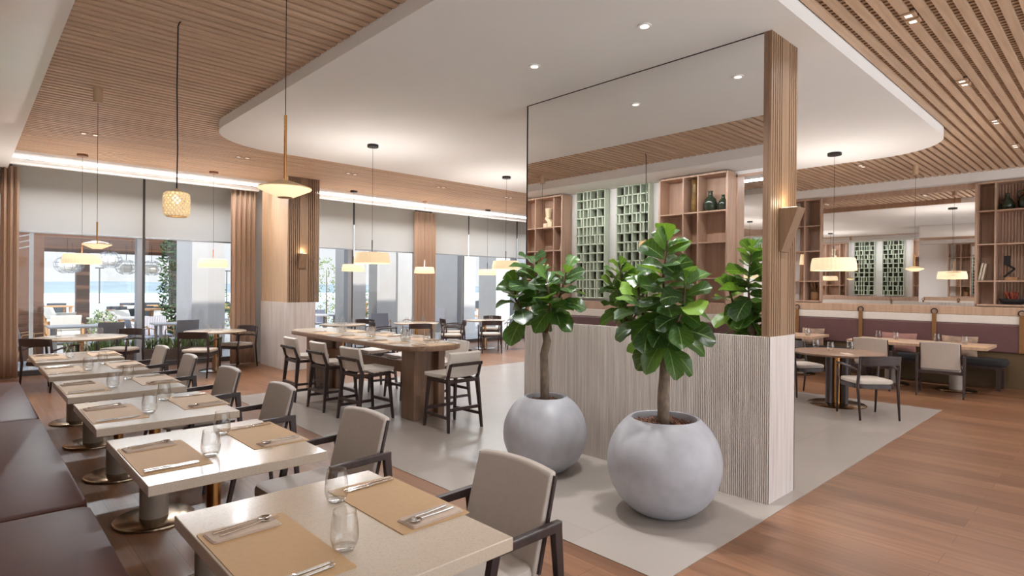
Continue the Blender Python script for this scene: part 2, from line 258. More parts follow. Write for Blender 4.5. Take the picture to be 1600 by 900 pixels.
# ------------------------------------------------------------------ mesh helpers
class MB:
    def __init__(s): s.v = []; s.f = []; s.uv = {}
    def add(s, vs, fs, uv=None):
        o = len(s.v); s.v += [tuple(p) for p in vs]; s.f += [tuple(i + o for i in f) for f in fs]
        if uv:
            for i, u in enumerate(uv): s.uv[o + i] = u
        return s
    def box(s, x0, x1, y0, y1, z0, z1):
        v = [(x0, y0, z0), (x1, y0, z0), (x1, y1, z0), (x0, y1, z0), (x0, y0, z1), (x1, y0, z1), (x1, y1, z1), (x0, y1, z1)]
        return s.add(v, [(3, 2, 1, 0), (4, 5, 6, 7), (0, 1, 5, 4), (1, 2, 6, 5), (2, 3, 7, 6), (3, 0, 4, 7)])
    def bar(s, a, b, wa, ha=None, wb=None, hb=None, side=None):
        """tapered square bar from a to b"""
        a = Vector(a); b = Vector(b); d = (b - a).normalized(); ha = ha or wa; wb = wb or wa; hb = hb or (ha if wb == wa else wb)
        ref = Vector(side) if side else (Vector((0, 0, 1)) if abs(d.z) < 0.9 else Vector((0, 1, 0)))
        x = ref.cross(d).normalized(); y = d.cross(x)
        v = []
        for p, ww, hh in ((a, wa, ha), (b, wb, hb)):
            for i, j in ((-1, -1), (1, -1), (1, 1), (-1, 1)): v.append(p + x * (i * ww / 2) + y * (j * hh / 2))
        return s.add(v, [(3, 2, 1, 0), (4, 5, 6, 7), (0, 1, 5, 4), (1, 2, 6, 5), (2, 3, 7, 6), (3, 0, 4, 7)])
    def tube(s, pts, r, n=8, cap=True):
        pts = [Vector(p) for p in pts]; rs = r if isinstance(r, (list, tuple)) else [r] * len(pts)
        o = []; prev = None
        for i, p in enumerate(pts):
            d = (pts[min(i + 1, len(pts) - 1)] - pts[max(i - 1, 0)])
            d = d.normalized() if d.length > 1e-9 else Vector((0, 0, 1))
            ref = prev if prev is not None else (Vector((0, 0, 1)) if abs(d.z) < 0.9 else Vector((1, 0, 0)))
            x = (ref - d * ref.dot(d)); x = x.normalized() if x.length > 1e-6 else d.orthogonal().normalized()
            prev = x; y = d.cross(x)
            o += [p + (x * math.cos(2 * PI * k / n) + y * math.sin(2 * PI * k / n)) * rs[i] for k in range(n)]
        fs = [(i * n + k, i * n + (k + 1) % n, (i + 1) * n + (k + 1) % n, (i + 1) * n + k) for i in range(len(pts) - 1) for k in range(n)]
        if cap: fs += [tuple(range(n))[::-1], tuple((len(pts) - 1) * n + k for k in range(n))]
        return s.add(o, fs)
    def lathe(s, prof, n=32, c=(0, 0, 0), sx=1, sy=1):
        """profile of (r, z); r == 0 closes to a point"""
        vs = []; rows = []
        for r, z in prof:
            if r < 1e-6: rows.append([len(vs)]); vs.append((c[0], c[1], c[2] + z))
            else:
                rows.append(list(range(len(vs), len(vs) + n)))
                vs += [(c[0] + sx * r * math.cos(2 * PI * k / n), c[1] + sy * r * math.sin(2 * PI * k / n), c[2] + z) for k in range(n)]
        fs = []
        for a, b in zip(rows, rows[1:]):
            for k in range(n):
                q = (k + 1) % n
                if len(a) == 1 and len(b) == 1: continue
                if len(a) == 1: fs.append((a[0], b[q], b[k]))
                elif len(b) == 1: fs.append((a[k], a[q], b[0]))
                else: fs.append((a[k], a[q], b[q], b[k]))
        return s.add(vs, fs)
    def cyl(s, x, y, z0, z1, r, n=24, r1=None): return s.lathe([(0, z0), (r, z0), (r1 or r, z1), (0, z1)], n, (x, y, 0))
    def prism(s, poly, z0, z1, bev=0.0):
        """closed polygon (x, y) counter-clockwise lifted from z0 to z1; bev rounds the rims"""
        n = len(poly); cx = sum(p[0] for p in poly) / n; cy = sum(p[1] for p in poly) / n
        lv = [(z0, 0), (z1, 0)] if not bev else [(z0, bev), (z0 + bev * .3, bev * .3), (z0 + bev, 0), (z1 - bev, 0), (z1 - bev * .3, bev * .3), (z1, bev)]
        vs = []
        for z, ins in lv:
            for x, y in poly:
                d = math.hypot(x - cx, y - cy) or 1; k = max(0, 1 - ins / d); vs.append((cx + (x - cx) * k, cy + (y - cy) * k, z))
        fs = [(i * n + k, i * n + (k + 1) % n, (i + 1) * n + (k + 1) % n, (i + 1) * n + k) for i in range(len(lv) - 1) for k in range(n)]
        fs += [tuple(range(n))[::-1], tuple((len(lv) - 1) * n + k for k in range(n))]
        return s.add(vs, fs)
    def grid(s, fn, nu, nv, uv=False, thick=None):
        """sheet fn(u, v) with u, v in 0..1; thick = offset vector makes it a closed slab"""
        P0 = [[Vector(fn(i / nu, j / nv)) for j in range(nv + 1)] for i in range(nu + 1)]
        idx = lambda i, j: i * (nv + 1) + j
        vs = [p for r in P0 for p in r]; fs = [(idx(i, j), idx(i + 1, j), idx(i + 1, j + 1), idx(i, j + 1)) for i in range(nu) for j in range(nv)]
        if thick is not None:
            m = len(vs)
            vs2 = [p + (Vector(thick(p)) if callable(thick) else Vector(thick)) for p in vs]
            fs2 = [tuple(m + k for k in f[::-1]) for f in fs]
            ring = [idx(i, 0) for i in range(nu + 1)] + [idx(nu, j) for j in range(1, nv + 1)] + [idx(i, nv) for i in range(nu - 1, -1, -1)] + [idx(0, j) for j in range(nv - 1, 0, -1)]
            fs3 = [(ring[k], ring[k - 1], m + ring[k - 1], m + ring[k]) for k in range(len(ring))]
            return s.add(vs + vs2, fs + fs2 + fs3)
        return s.add(vs, fs)
    def xf(s, mat, start=0):
        for i in range(start, len(s.v)): s.v[i] = tuple(mat @ Vector(s.v[i]))
        return s
    def build(s, name, mat, parent=None, smooth=False, bevel=0.0, seg=2, sub=0, label=None):
        me = bpy.data.meshes.new(name); me.from_pydata(s.v, [], s.f); me.validate(); me.update()
        if s.uv:
            l = me.uv_layers.new(name='uv')
            for lp in me.loops: l.data[lp.index].uv = s.uv.get(lp.vertex_index, (0, 0))
        me.materials.append(MT[mat] if isinstance(mat, str) else mat)
        if smooth:
            for p in me.polygons: p.use_smooth = True
            if smooth == 'auto':
                try: me.set_sharp_from_angle(angle=R(38))
                except Exception: pass
        o = bpy.data.objects.new(name, me); COL.objects.link(o)
        if parent is not None: o.parent = parent
        if bevel:
            b = o.modifiers.new('bevel', 'BEVEL'); b.width = bevel; b.segments = seg; b.limit_method = 'ANGLE'; b.angle_limit = R(40)
        if sub:
            b = o.modifiers.new('sub', 'SUBSURF'); b.levels = sub; b.render_levels = sub
        if label: o['label'] = label
        return o
def rrect(x0, x1, y0, y1, r, n=6):
    p = []
    for cx, cy, a0 in ((x1 - r, y0 + r, -90), (x1 - r, y1 - r, 0), (x0 + r, y1 - r, 90), (x0 + r, y0 + r, 180)):
        for k in range(n + 1):
            a = R(a0 + 90 * k / n); p.append((cx + r * math.cos(a), cy + r * math.sin(a)))
    return p
def tag(o, label=None, cat=None, group=None, kind=None):
    if label: o['label'] = label
    if cat: o['category'] = cat
    if group: o['group'] = group
    if kind: o['kind'] = kind
    return o
def thing(name, label, cat, loc=(0, 0, 0), rz=0.0, group=None):
    o = bpy.data.objects.new(name, None); COL.objects.link(o); o.location = loc; o.rotation_euler = (0, 0, rz); o.empty_display_size = 0.1
    return tag(o, label, cat, group)
def dup(o, loc=None, rz=None, label=None, group=None, parent=None):
    c = o.copy(); COL.objects.link(c)
    if parent is not None: c.parent = parent
    if loc is not None: c.location = loc
    if rz is not None: c.rotation_euler = (0, 0, rz)
    if label: c['label'] = label
    if group: c['group'] = group
    for ch in list(o.children): dup(ch, parent=c)
    return c
used = set()
def place(proto, loc, rz=0.0, label=None, group=None):
    """the first call moves the prototype itself, later calls copy it with its parts"""
    if proto.name not in used:
        used.add(proto.name); proto.location = loc; proto.rotation_euler = (0, 0, rz)
        if label: proto['label'] = label
        if group: proto['group'] = group
        return proto
    return dup(proto, loc, rz, label, group)
def struct(mb, name, mat, **k): return tag(mb.build(name, mat, **k), kind='structure')
def area(name, loc, size, watts, color=(0.98, 0.985, 1.0), spread=180, shape='DISK', rot=None):
    l = bpy.data.lights.new(name, 'AREA'); l.shape = shape; l.size = size; l.energy = watts; l.color = color; l.spread = R(spread)
    o = bpy.data.objects.new(name, l); COL.objects.link(o); o.location = loc
    if rot: o.rotation_euler = rot
    return o
def point(name, loc, watts, r=0.04, color=(1, 0.8, 0.55)):
    l = bpy.data.lights.new(name, 'POINT'); l.energy = watts; l.shadow_soft_size = r; l.color = color
    o = bpy.data.objects.new(name, l); COL.objects.link(o); o.location = loc; return o
# ================================================================== the setting
ZC = 3.62      # underside of the slats
ZP = 3.51      # underside of the white ceiling panel
XR = 12.75     # shelf fronts of the banquette wall
XM = 4.345     # mirrored partition face
YW = 13.0      # window glass

m = MB(); m.box(-1.0, 13.4, -0.4, 13.2, -0.2, 0.0); struct(m, 'floor', 'floor')
m = MB(); m.box(-1.0, 13.4, -6.0, -0.4, -0.2, 0.0); struct(m, 'floor_bounce', 'pale_bounce_stone')  # unseen floor behind the camera, made pale to bounce light onto the ceiling
m = MB(); m.prism([(2.78, 1.74), (9.52, 1.74), (9.47, 3.6), (9.47, 8.9), (2.78, 8.75)], -0.05, 0.004); struct(m, 'floor_tile', 'tile')

# slatted ceiling: boards along X with battens crossing above them and a dark void over both
m = MB(); y = -5.9
while y < 11.72:
    m.box(0.54, XR + .02, y, y + 0.062, ZC, ZC + 0.022); y += 0.105
struct(m, 'ceiling', 'slat')
m = MB(); x = 0.56
while x < XR:
    m.box(x, x + 0.033, -5.9, 11.75, ZC + 0.024, ZC + 0.05); x += 0.063
struct(m, 'ceiling_battens', 'batten')
m = MB(); m.box(-1.0, 13.4, -6.0, 13.2, 3.80, 4.0); struct(m, 'ceiling_void', 'dark_void')
# white floating ceiling panel with rounded corners; its banquette-side edge is a brown strip
poly = rrect(2.29, 9.72, 1.63, 8.52, 0.95, 14)
m = MB(); m.prism(poly, ZP, ZC + 0.01); struct(m, 'ceiling_panel', 'plaster')
m = MB(); m.box(9.715, 9.735, 2.6, 7.5, ZP + .005, ZC); struct(m, 'ceiling_panel_edge', 'pink_wood')
# plaster soffits over the bench wall and the banquette wall
m = MB(); m.box(-1.0, 0.54, -6.0, 13.2, 3.48, 3.8); struct(m, 'ceiling_soffit', 'plaster')
m = MB(); m.box(12.62, 13.4, -6.0, 13.2, 3.47, 3.8); struct(m, 'ceiling_soffit', 'plaster')
# window bulkhead: sloping reveal with a light slot
m = MB()
for xa, xb in ((0.54, 4.36), (4.97, 12.62)):
    prof = [(11.72, 3.8), (11.72, 3.585), (11.80, 3.575), (11.80, 3.62), (11.95, 3.62), (11.95, 3.548), (12.10, 3.535), (12.10, 3.48), (12.18, 3.475), (12.18, 3.8)]
    vs = [(xa, p[0], p[1]) for p in prof] + [(xb, p[0], p[1]) for p in prof]; n = len(prof)
    m.add(vs, [(k, (k + 1) % n, n + (k + 1) % n, n + k) for k in range(n)] + [tuple(range(n)), tuple(range(n, 2 * n))[::-1]])
struct(m, 'ceiling_cove', 'plaster')
for xa, xb, lb in ((0.6, 4.3, 'long white light strip in the cove above the first pair of window blinds'), (5.0, 12.6, 'long white light strip in the cove beyond the slatted pillar')):
    m = MB(); m.box(xa, xb, 11.86, 11.91, 3.59, 3.615); o = m.build('light_strip', 'led'); tag(o, lb, 'light')
for xc, ln in ((2.45, 3.6), (8.8, 7.4)):
    o = area('cove_beam', (xc, 11.89, 3.582), ln, 24 * ln / 3.6, shape='RECTANGLE', color=(1, .98, .95), rot=(R(28), 0, 0)); o.data.size_y = .05
    o = area('window_fill', (xc, 11.66, 3.50), ln, 46 * ln / 3.6, shape='RECTANGLE', color=(.88, .94, 1.0), rot=(R(-40), 0, 0), spread=112); o.data.size_y = .07  # added lamp without a fitting, stands in for daylight from the windows
m = MB(); m.box(-1, 13.4, 12.18, 13.2, 3.62, 3.81); struct(m, 'ceiling_window', 'plaster')

# outer walls
m = MB(); m.box(-1.0, -0.37, -6, 13.2, 0, 3.8); struct(m, 'wall_bench', 'plaster')
m = MB(); m.box(13.15, 13.4, -6, 13.2, 0, 3.8); struct(m, 'wall_banquette', 'shelf_oak')
m = MB(); m.box(-1, 13.4, 12.93, 13.2, 3.16, 3.8); struct(m, 'wall_window', 'alu_dark')
m = MB(); m.box(-1, 0.42, 12.4, 13.2, 0, 3.62); struct(m, 'wall_corner', 'oak')
m = MB(); m.box(4.28, 4.9, 12.42, 13.2, 0, 3.62); struct(m, 'wall_pier', 'ext_col')
m = MB(); m.box(8.75, 9.3, 12.99, 13.2, 0, 3.3); struct(m, 'wall_pier', 'ext_col')

# window frames and glass, one per bay
def bay(n, xa, xb, mull):
    f = MB(); f.box(xa, xb, 12.95, 13.06, 0, 0.09); f.box(xa, xb, 12.95, 13.06, 3.08, 3.16)
    root = f.build('window_%d' % n, 'alu_dark'); root['kind'] = 'structure'
    for x, wd in mull:
        a = MB(); a.box(x - wd / 2, x + wd / 2, 12.90, 13.10, 0.0, 3.16); a.build('mullion', 'alu', root, bevel=.004)
        a = MB(); a.box(x + wd / 2, x + wd / 2 + .05, 12.93, 13.06, 0.0, 3.16); a.build('mullion_gasket', 'alu_dark', root)
    edges = [xa] + [q[0] for q in mull] + [xb]
    for a0, b0 in zip(edges, edges[1:]):
        a = MB(); a.grid(lambda u, v: (a0 + .03 + (b0 - a0 - .06) * u, 13.0, .09 + 2.99 * v), 1, 1); a.build('pane', 'pane', root)
bay(1, 0.42, 4.28, [(2.45, .09)])
bay(2, 4.9, 8.75, [(6.78, .10)])
bay(3, 9.3, 13.15, [(10.22, .06), (12.26, .06)])

# oak pillar between the bays
def pillar():
    x0, x1, y0, y1 = 4.42, 4.95, 10.82, 12.1
    z1 = ZC + .02
    b = MB(); b.box(x0, x1, y0, y1, 0, z1); root = struct(b, 'wall_pillar', 'oak')  # paler than its slats: the window light on it is put into the colour
    g = MB(); g.box(x0 - .012, x1 + .004, y0 - .035, y1, 0, 1.268); g.build('pillar_wainscot', 'white_wash', root)
    s = MB(); x = x0
    for k, wd in enumerate([.022] * 6 + [.17] + [.022] * 6):
        s.box(x, x + wd, y0 - .028, y0, 1.27, z1); x += wd + .0143
    s.build('pillar_slats', 'oak_dark', root)
    d = MB(); d.box(x0, x1, y0 - .006, y0, 1.27, z1); d.build('pillar_shadow_gap', 'bar_wood', root)
pillar()

# ribbed partition carrying the tall mirror, oak end post
def partition():
    y0, y1, zt = 1.84, 4.413, 1.24
    b = MB(); b.box(4.348, 4.815, y0 + .012, y1 - .012, 0, zt); root = struct(b, 'wall_partition', 'rib_gap')
    r_ = MB(); y = y0; random.seed(3)
    while y < y1 - 0.004:
        r_.box(4.335, 4.35, y, min(y + .0105, y1), 0, zt); y += 0.0156
    r_.build('rib_cladding', 'rib', root)
    e = MB(); e.box(4.338, 4.82, y0, y0 + .012, 0, zt + .002); e.box(4.338, 4.82, y1 - .012, y1, 0, zt + .002); e.box(4.81, 4.82, y0, y1, 0, zt); e.box(4.34, 4.815, y0 + .01, y1 - .01, zt, zt + .003)
    e.build('end_cladding', 'white_wash', root)
    p = MB(); p.box(4.38, 4.78, y0 + .04, y1 - .01, zt, ZP + .02); p.build('partition_core', 'bar_wood', root)
    c = MB(); x = 4.343
    c.box(4.343, 4.82, y0 + .022, y0 + .06, zt, ZP); c.build('post_backing', 'bar_wood', root); c = MB()
    for wd in [.026] * 5 + [.135] + [.026] * 4:
        c.box(x, x + wd, y0 + .002, y0 + .024, zt + .002, ZP); x += wd + .0123
    c.build('post_slats', 'oak_dark', root)
partition()
m = MB(); m.box(4.350, 4.376, 1.895, 4.40, 1.243, ZP - .004); o = m.build('wall_mirror', 'mirror'); tag(o, 'tall frameless mirror above the ribbed planter wall behind the two fig trees', 'mirror')
f = MB(); f.box(4.346, 4.38, 4.40, 4.412, 1.243, ZP); f.box(4.346, 4.38, 1.895, 4.40, ZP - .006, ZP); f.build('mirror_edge', 'dark_metal', o)
m = MB(); m.box(4.785, 4.812, 1.91, 4.40, 1.243, ZP - .004); o = m.build('wall_mirror', 'mirror'); tag(o, 'tall mirror on the banquette side of the planter wall', 'mirror')

# sconces
def sconce(loc, label, h0, h1, dep, wid):
    t = thing('wall_sconce', label, 'wall lamp', loc)
    b = MB(); hw = wid / 2
    b.add([(-hw, 0, h0), (hw, 0, h0), (hw, -.02, h0), (-hw, -.02, h0), (-hw, 0, h1), (hw, 0, h1), (hw, -dep, h1), (-hw, -dep, h1)],
          [(0, 3, 2, 1), (4, 5, 6, 7), (0, 1, 5, 4), (1, 2, 6, 5), (2, 3, 7, 6), (3, 0, 4, 7)])
    b.build('sconce_body', 'oak_dark', t, bevel=.003)
    l = MB(); l.box(-hw + .02, hw - .02, -dep + .02, -.01, h1, h1 + .004); l.build('sconce_light', 'bulb', t)
    point('sconce_glow', (loc[0], loc[1] - dep * .5, loc[2] + h1 + .05), .7, .03, (1, .86, .62))
sconce((4.565, 1.842, 0), 'wedge shaped oak wall lamp on the slatted end post of the mirror wall', 1.88, 2.21, .14, .14)
sconce((4.685, 10.79, 0), 'small oak box wall lamp on the slatted pillar by the windows', 1.91, 2.19, .10, .15)

# recessed lights
dl = thing('downlight', 'paired square recessed light', 'ceiling light')
for dx in (-.065, .065):
    b = MB(); b.box(dx - .045, dx + .045, -.045, .045, -.006, .012); fr = b.build('trim', 'batten', dl)
    b = MB(); b.box(dx - .022, dx + .022, -.022, .022, -.009, -.0055); b.build('lens', 'lens', dl)
def downlight(x, y, z, label, w=1.0):
    place(dl, (x, y, z), 0 if y < 20 else 0, label, 'recessed ceiling lights')
    area('down_beam', (x, y, z - .02), .16, DOWN_W * w, spread=150)
nm = ['first', 'second', 'third', 'fourth', 'fifth', 'sixth', 'seventh']
for k, x in enumerate((1.25, 3.24, 5.12, 7.11, 8.99, 10.9)):
    downlight(x, 9.7, ZC - .004, '%s paired recessed light counting along the slatted ceiling by the windows' % nm[k])
for k, x in enumerate((3.2, 5.12, 7.07, 8.98, 10.67)):
    downlight(x, 1.15, ZC - .004, '%s paired recessed light along the slats between aisle and white panel' % nm[k], .7)
for k, y in enumerate((3.06, 5.0, 7.0)):
    downlight(10.69, y, ZC - .004, '%s paired recessed light above the banquette tables' % nm[k])
for k, (x, y) in enumerate(((1.25, -.6), (3.2, -1.6), (5.1, -1.6), (7.0, -1.6), (9.0, -1.6), (10.7, -1.6), (3.2, -3.6), (6.0, -3.6), (9.0, -3.6))):
    area('down_beam', (x, y, ZC - .03), .16, DOWN_W * .35, spread=150)  # added beams without fittings, unseen behind the camera
sp_ = thing('spotlight', 'small round recessed light', 'ceiling light')
b = MB(); b.lathe([(.0, -.004), (.035, -.004), (.05, -.006), (.05, .004), (0, .004)], 24); b.build('trim', 'plaster', sp_, smooth='auto')
b = MB(); b.lathe([(.0, -.008), (.032, -.008), (.032, -.004), (0, -.004)], 20); b.build('lens', 'lens', sp_)
for k, (x, y, lb) in enumerate(((3.617, 2.459, 'small round recessed light above the nearer fig tree'), (3.60, 3.568, 'small round recessed light above the fig tree farther from the camera'))):
    place(sp_, (x, y, ZP - .002), 0, lb, 'round lights in the white ceiling'); area('spot_beam', (x, y, ZP - .02), .07, 14, spread=110)

# roller blinds, curtains
def blind(x0, x1, label):
    t = thing('roller_blind', label, 'blind', ((x0 + x1) / 2, 12.80, 2.46), 0, 'white roller blinds')
    hw = (x1 - x0) / 2
    a = MB(); a.grid(lambda u, v: (-hw + 2 * hw * u, 0, .01 + 1.13 * v), 2, 2); a.build('blind_fabric', 'blind', t)
    a = MB(); a.box(-hw, hw, -.01, .01, -.018, .012); a.build('bottom_bar', 'alu', t, bevel=.004)
    a = MB(); a.tube([(-hw, 0, 1.14), (hw, 0, 1.14)], .03, 12); a.build('roller', 'alu', t, smooth='auto')
blind(0.60, 2.475, 'white roller blind beside the corner curtain')
blind(2.515, 4.2, 'white roller blind between the window post and the slatted pillar')
blind(5.0, 6.80, 'white roller blind just beyond the slatted pillar')
blind(6.85, 8.55, 'white roller blind ending at the middle curtain')
blind(9.1, 10.33, 'white roller blind starting at the middle curtain')
blind(10.37, 12.2, 'white roller blind beyond the middle curtain, second of three')
blind(12.25, 13.1, 'short white roller blind in the far corner')
def curtain(x0, x1, y, nf, label, sheer=False):
    a = MB(); n = nf * 10
    def fn(u, v):
        ph = u * nf * 2 * PI
        return (x0 + (x1 - x0) * u + .012 * math.sin(ph * 2 + v), y + .055 * math.sin(ph) * (0.75 + .25 * v), 0.015 + v * 3.5)
    a.grid(fn, n, 8, thick=(0, .006, 0)); o = a.build('curtain', 'sheer' if sheer else 'curtain', smooth=True)
    tag(o, label, 'curtain'); return o
curtain(0.44, 0.68, 12.68, 3, 'narrow beige curtain gathered in the corner above the end of the leather bench')
curtain(3.88, 4.36, 12.28, 5, 'beige curtain gathered between the first window bay and the oak pillar')
curtain(8.45, 9.12, 12.66, 6, 'wide beige curtain gathered between the two far window bays')

area('bench_wall_fill', (.50, 5.6, 3.46), .05, 20, rot=(0, R(46), 0), shape='RECTANGLE', spread=120).data.size_y = 7.0  # added lamp without a fitting, brightens the bench wall
# mirror and framing of the banquette wall
m = MB(); m.box(XR + .05, XR + .075, 1.90, 4.36, 1.30, 3.36); o = m.build('wall_mirror', 'mirror'); tag(o, 'large mirror above the banquette between two oak shelf units', 'mirror')
m = MB(); m.box(XR + .045, XR + .08, 4.36, 4.385, 1.3, 3.4); m.box(XR + .045, XR + .08, 1.875, 1.90, 1.3, 3.4); m.box(XR + .045, XR + .08, 1.875, 4.385, 3.36, 3.40); m.build('mirror_frame', 'shelf_oak', o)
m = MB(); m.box(XR + .08, 13.15, 1.85, 4.40, 0, 3.47); struct(m, 'wall_backing', 'shelf_oak')
m = MB(); m.box(XR + .3, 13.15, 4.9, 13.2, 0, 3.47); struct(m, 'wall_backing', 'plaster')
# mirror on the bench wall (seen through the partition mirror)
m = MB(); m.box(-.37, -.345, 1.9, 4.36, 1.30, 3.38); o = m.build('wall_mirror', 'mirror'); tag(o, 'large mirror on the bench wall reflected beside the oak post', 'mirror')
m = MB(); m.box(-.37, -.34, 4.36, 4.385, 1.3, 3.42); m.box(-.37, -.34, 1.9, 4.385, 3.38, 3.42); m.build('mirror_frame', 'shelf_oak', o)

# shelf units
def shelf_unit(label, x0, x1, cols, rows, dep, face, back='shelf_oak', open_cells=()):
    """face=+1: front looks to +X. origin at front face, floor; cols/rows are absolute Y / Z divider positions"""
    t = thing('shelf_unit', label, 'shelf', (x0, 0, 0))
    d = -face * dep
    xa, xb = min(0, d), max(0, d)
    th = .03
    a = MB(); ys = (cols[0], cols[-1])
    for y in ys: a.box(xa, xb, y - th / 2, y + th / 2, rows[0], rows[-1])
    a.box(xa, xb, ys[0], ys[1], rows[-1] - th, rows[-1]); a.box(xa, xb, ys[0], ys[1], rows[0], rows[0] + th)
    a.build('carcass', 'shelf_oak', t)
    for y in cols[1:-1]:
        a = MB(); a.box(xa + .002, xb - .002, y - .011, y + .011, rows[0], rows[-1] - .01); a.build('divider', 'shelf_oak', t)
    for z in rows[1:-1]:
        a = MB(); a.box(xa + .004, xb - .004, cols[0], cols[-1], z - .011, z + .011); a.build('shelf_board', 'shelf_oak', t)
    if back:
        bx = d + face * .006
        a = MB(); a.box(min(d, bx), max(d, bx), cols[0], cols[-1], rows[0], rows[-1]); a.build('back_panel', back, t)
    return t
rz_ = [1.34, 1.757, 2.335 - .0, 2.86, 3.45]
shelf_unit('oak shelf unit beyond the oak post with a basket in it', XR, 0, [4.385, 4.70, 5.1], [1.338, 1.76, 2.38, 2.90, 3.46], .32, -1)
t = shelf_unit('tall oak shelf unit with slatted back and dark jugs beside the banquette mirror', XR, 0, [.55, 1.05, 1.62, 1.875], [1.338, 1.76, 2.39, 2.96, 3.46], .36, -1)
a = MB(); y = .58
while y < 1.58:
    a.box(.325, .35, y, y + .022, 1.34, 3.43); y += .042
a.build('slatted_back', 'shelf_oak', t)
# units of the bench wall, seen in the mirror
shelf_unit('oak shelf unit with cream sculpture on the bench wall, seen in the tall mirror', -.06, 0, [7.88, 8.10, 8.62, 9.05], [1.338, 1.76, 2.34, 2.82, 3.46], .30, 1)
shelf_unit('oak shelf unit with tall vase on the bench wall, seen in the tall mirror', -.06, 0, [4.40, 4.90, 5.17, 5.62], [1.338, 1.76, 2.34, 2.84, 3.46], .30, 1)

# lattice screens
def lattice(x, y0, y1, label, seed, face=1):
    rnd = random.Random(seed)
    t = thing('lattice_screen', label, 'screen', (x, 0, 0), 0, 'sage green lattice screens')
    z0, z1 = 1.40, 3.475; a = MB(); d = .13
    nrow = 12; ncol = 4; th = .022
    for i in range(ncol + 1):
        y = y0 + (y1 - y0) * i / ncol; a.box(-d, 0, y - th / 2, y + th / 2, z0, z1)
    for j in range(nrow + 1):
        z = z0 + (z1 - z0) * j / nrow; a.box(-d, 0, y0 - .01, y1 + .01, z - th / 2, z + th / 2)
    for i in range(ncol):
        for j in range(nrow):
            if rnd.random() < .6:
                y = y0 + (y1 - y0) * (i + rnd.choice((.33, .5, .5, .66))) / ncol
                a.box(-d, -.004, y - .012, y + .012, z0 + (z1 - z0) * j / nrow, z0 + (z1 - z0) * (j + 1) / nrow)
    a.build('lattice_frame', 'sage', t)
    b = MB(); b.box(-d - .006, -d, y0, y1, z0, z1); b.build('lattice_backing', 'lat_dark', t)
lattice(-.225, 6.93, 7.63, 'sage green lattice screen next to the oak shelf with the cream sculpture', 5)
lattice(-.225, 5.95, 6.65, 'sage green lattice screen next to the oak shelf with the tall vase', 9)
m = MB(); m.box(-.37, -.31, 8.86, 12.4, 0, 1.30); struct(m, 'wall_panelling', 'shelf_oak')
# ================================================================== furniture
ZT = 0.76
ORD = ['first', 'second', 'third', 'fourth', 'fifth', 'sixth']
TY = [1.90, 3.27, 4.55, 5.80, 7.08, 8.33]
TX = 0.958

# ---- leather bench along the wall: one module per seam
def bench(y0, y1, label):
    t = thing('banquette_bench', label, 'bench', (0, (y0 + y1) / 2, 0), 0)
    h = (y1 - y0) / 2
    a = MB(); a.prism(rrect(-.02, .485, -h + .004, h - .004, .055, 6), .30, .462, .035); a.build('seat_cushion', 'brown_leather', t, smooth='auto')
    a = MB(); a.box(-.02, .40, -h, h, 0.0, .298); a.build('base', 'olive', t)
    a = MB(); a.box(-.16, -.022, -h, h, .30, 1.045); a.build('backrest', 'plum_leather', t, bevel=.02)
    a = MB(); a.box(-.16, -.03, -h, h, 1.047, 1.19); a.build('head_band', 'cream', t, bevel=.015)
    a = MB(); a.box(-.30, -.035, -h, h, 1.192, 1.335); a.build('ledge', 'shelf_oak', t, bevel=.004)
    a = MB(); a.box(-.03, -.012, h - .035, h - .002, .46, 1.25); a.build('strap', 'tan_leather', t)
bench(1.10, 3.70, 'brown leather wall bench section beside the first two tables')
bench(3.70, 6.31, 'brown leather wall bench section between two seams, beside the third and fourth tables')
bench(6.31, 8.80, 'brown leather wall bench section ending near the corner curtain')

# ---- stone-topped bench tables
def stone_table():
    t = thing('dining_table', 'x', 'table')
    a = MB(); a.box(-.393, .393, -.48, .48, ZT - .046, ZT); a.build('tabletop', 'stone', t, bevel=.003)
    a = MB(); a.lathe([(0, ZT - .056), (.12, ZT - .056), (.12, ZT - .047), (0, ZT - .047)], 24); a.build('mounting_plate', 'dark_metal', t, smooth='auto')
    a = MB(); a.cyl(0, 0, .30, ZT - .056, .034, 24); a.build('column', 'brass', t, smooth='auto')
    a = MB(); a.cyl(0, 0, .026, .30, .086, 32); a.build('column_sleeve', 'sleeve', t, smooth='auto')
    a = MB(); a.lathe([(0, 0), (.235, 0), (.245, .006), (.243, .016), (.23, .024), (.1, .027), (0, .027)], 48); a.build('base_plate', 'bronze', t, smooth='auto')
    return t
st = stone_table()
for k, y in enumerate(TY):
    place(st, (TX, y, 0), 0, 'pale stone topped pedestal table, %s along the leather bench from the camera' % ORD[k], 'tables along the leather bench')

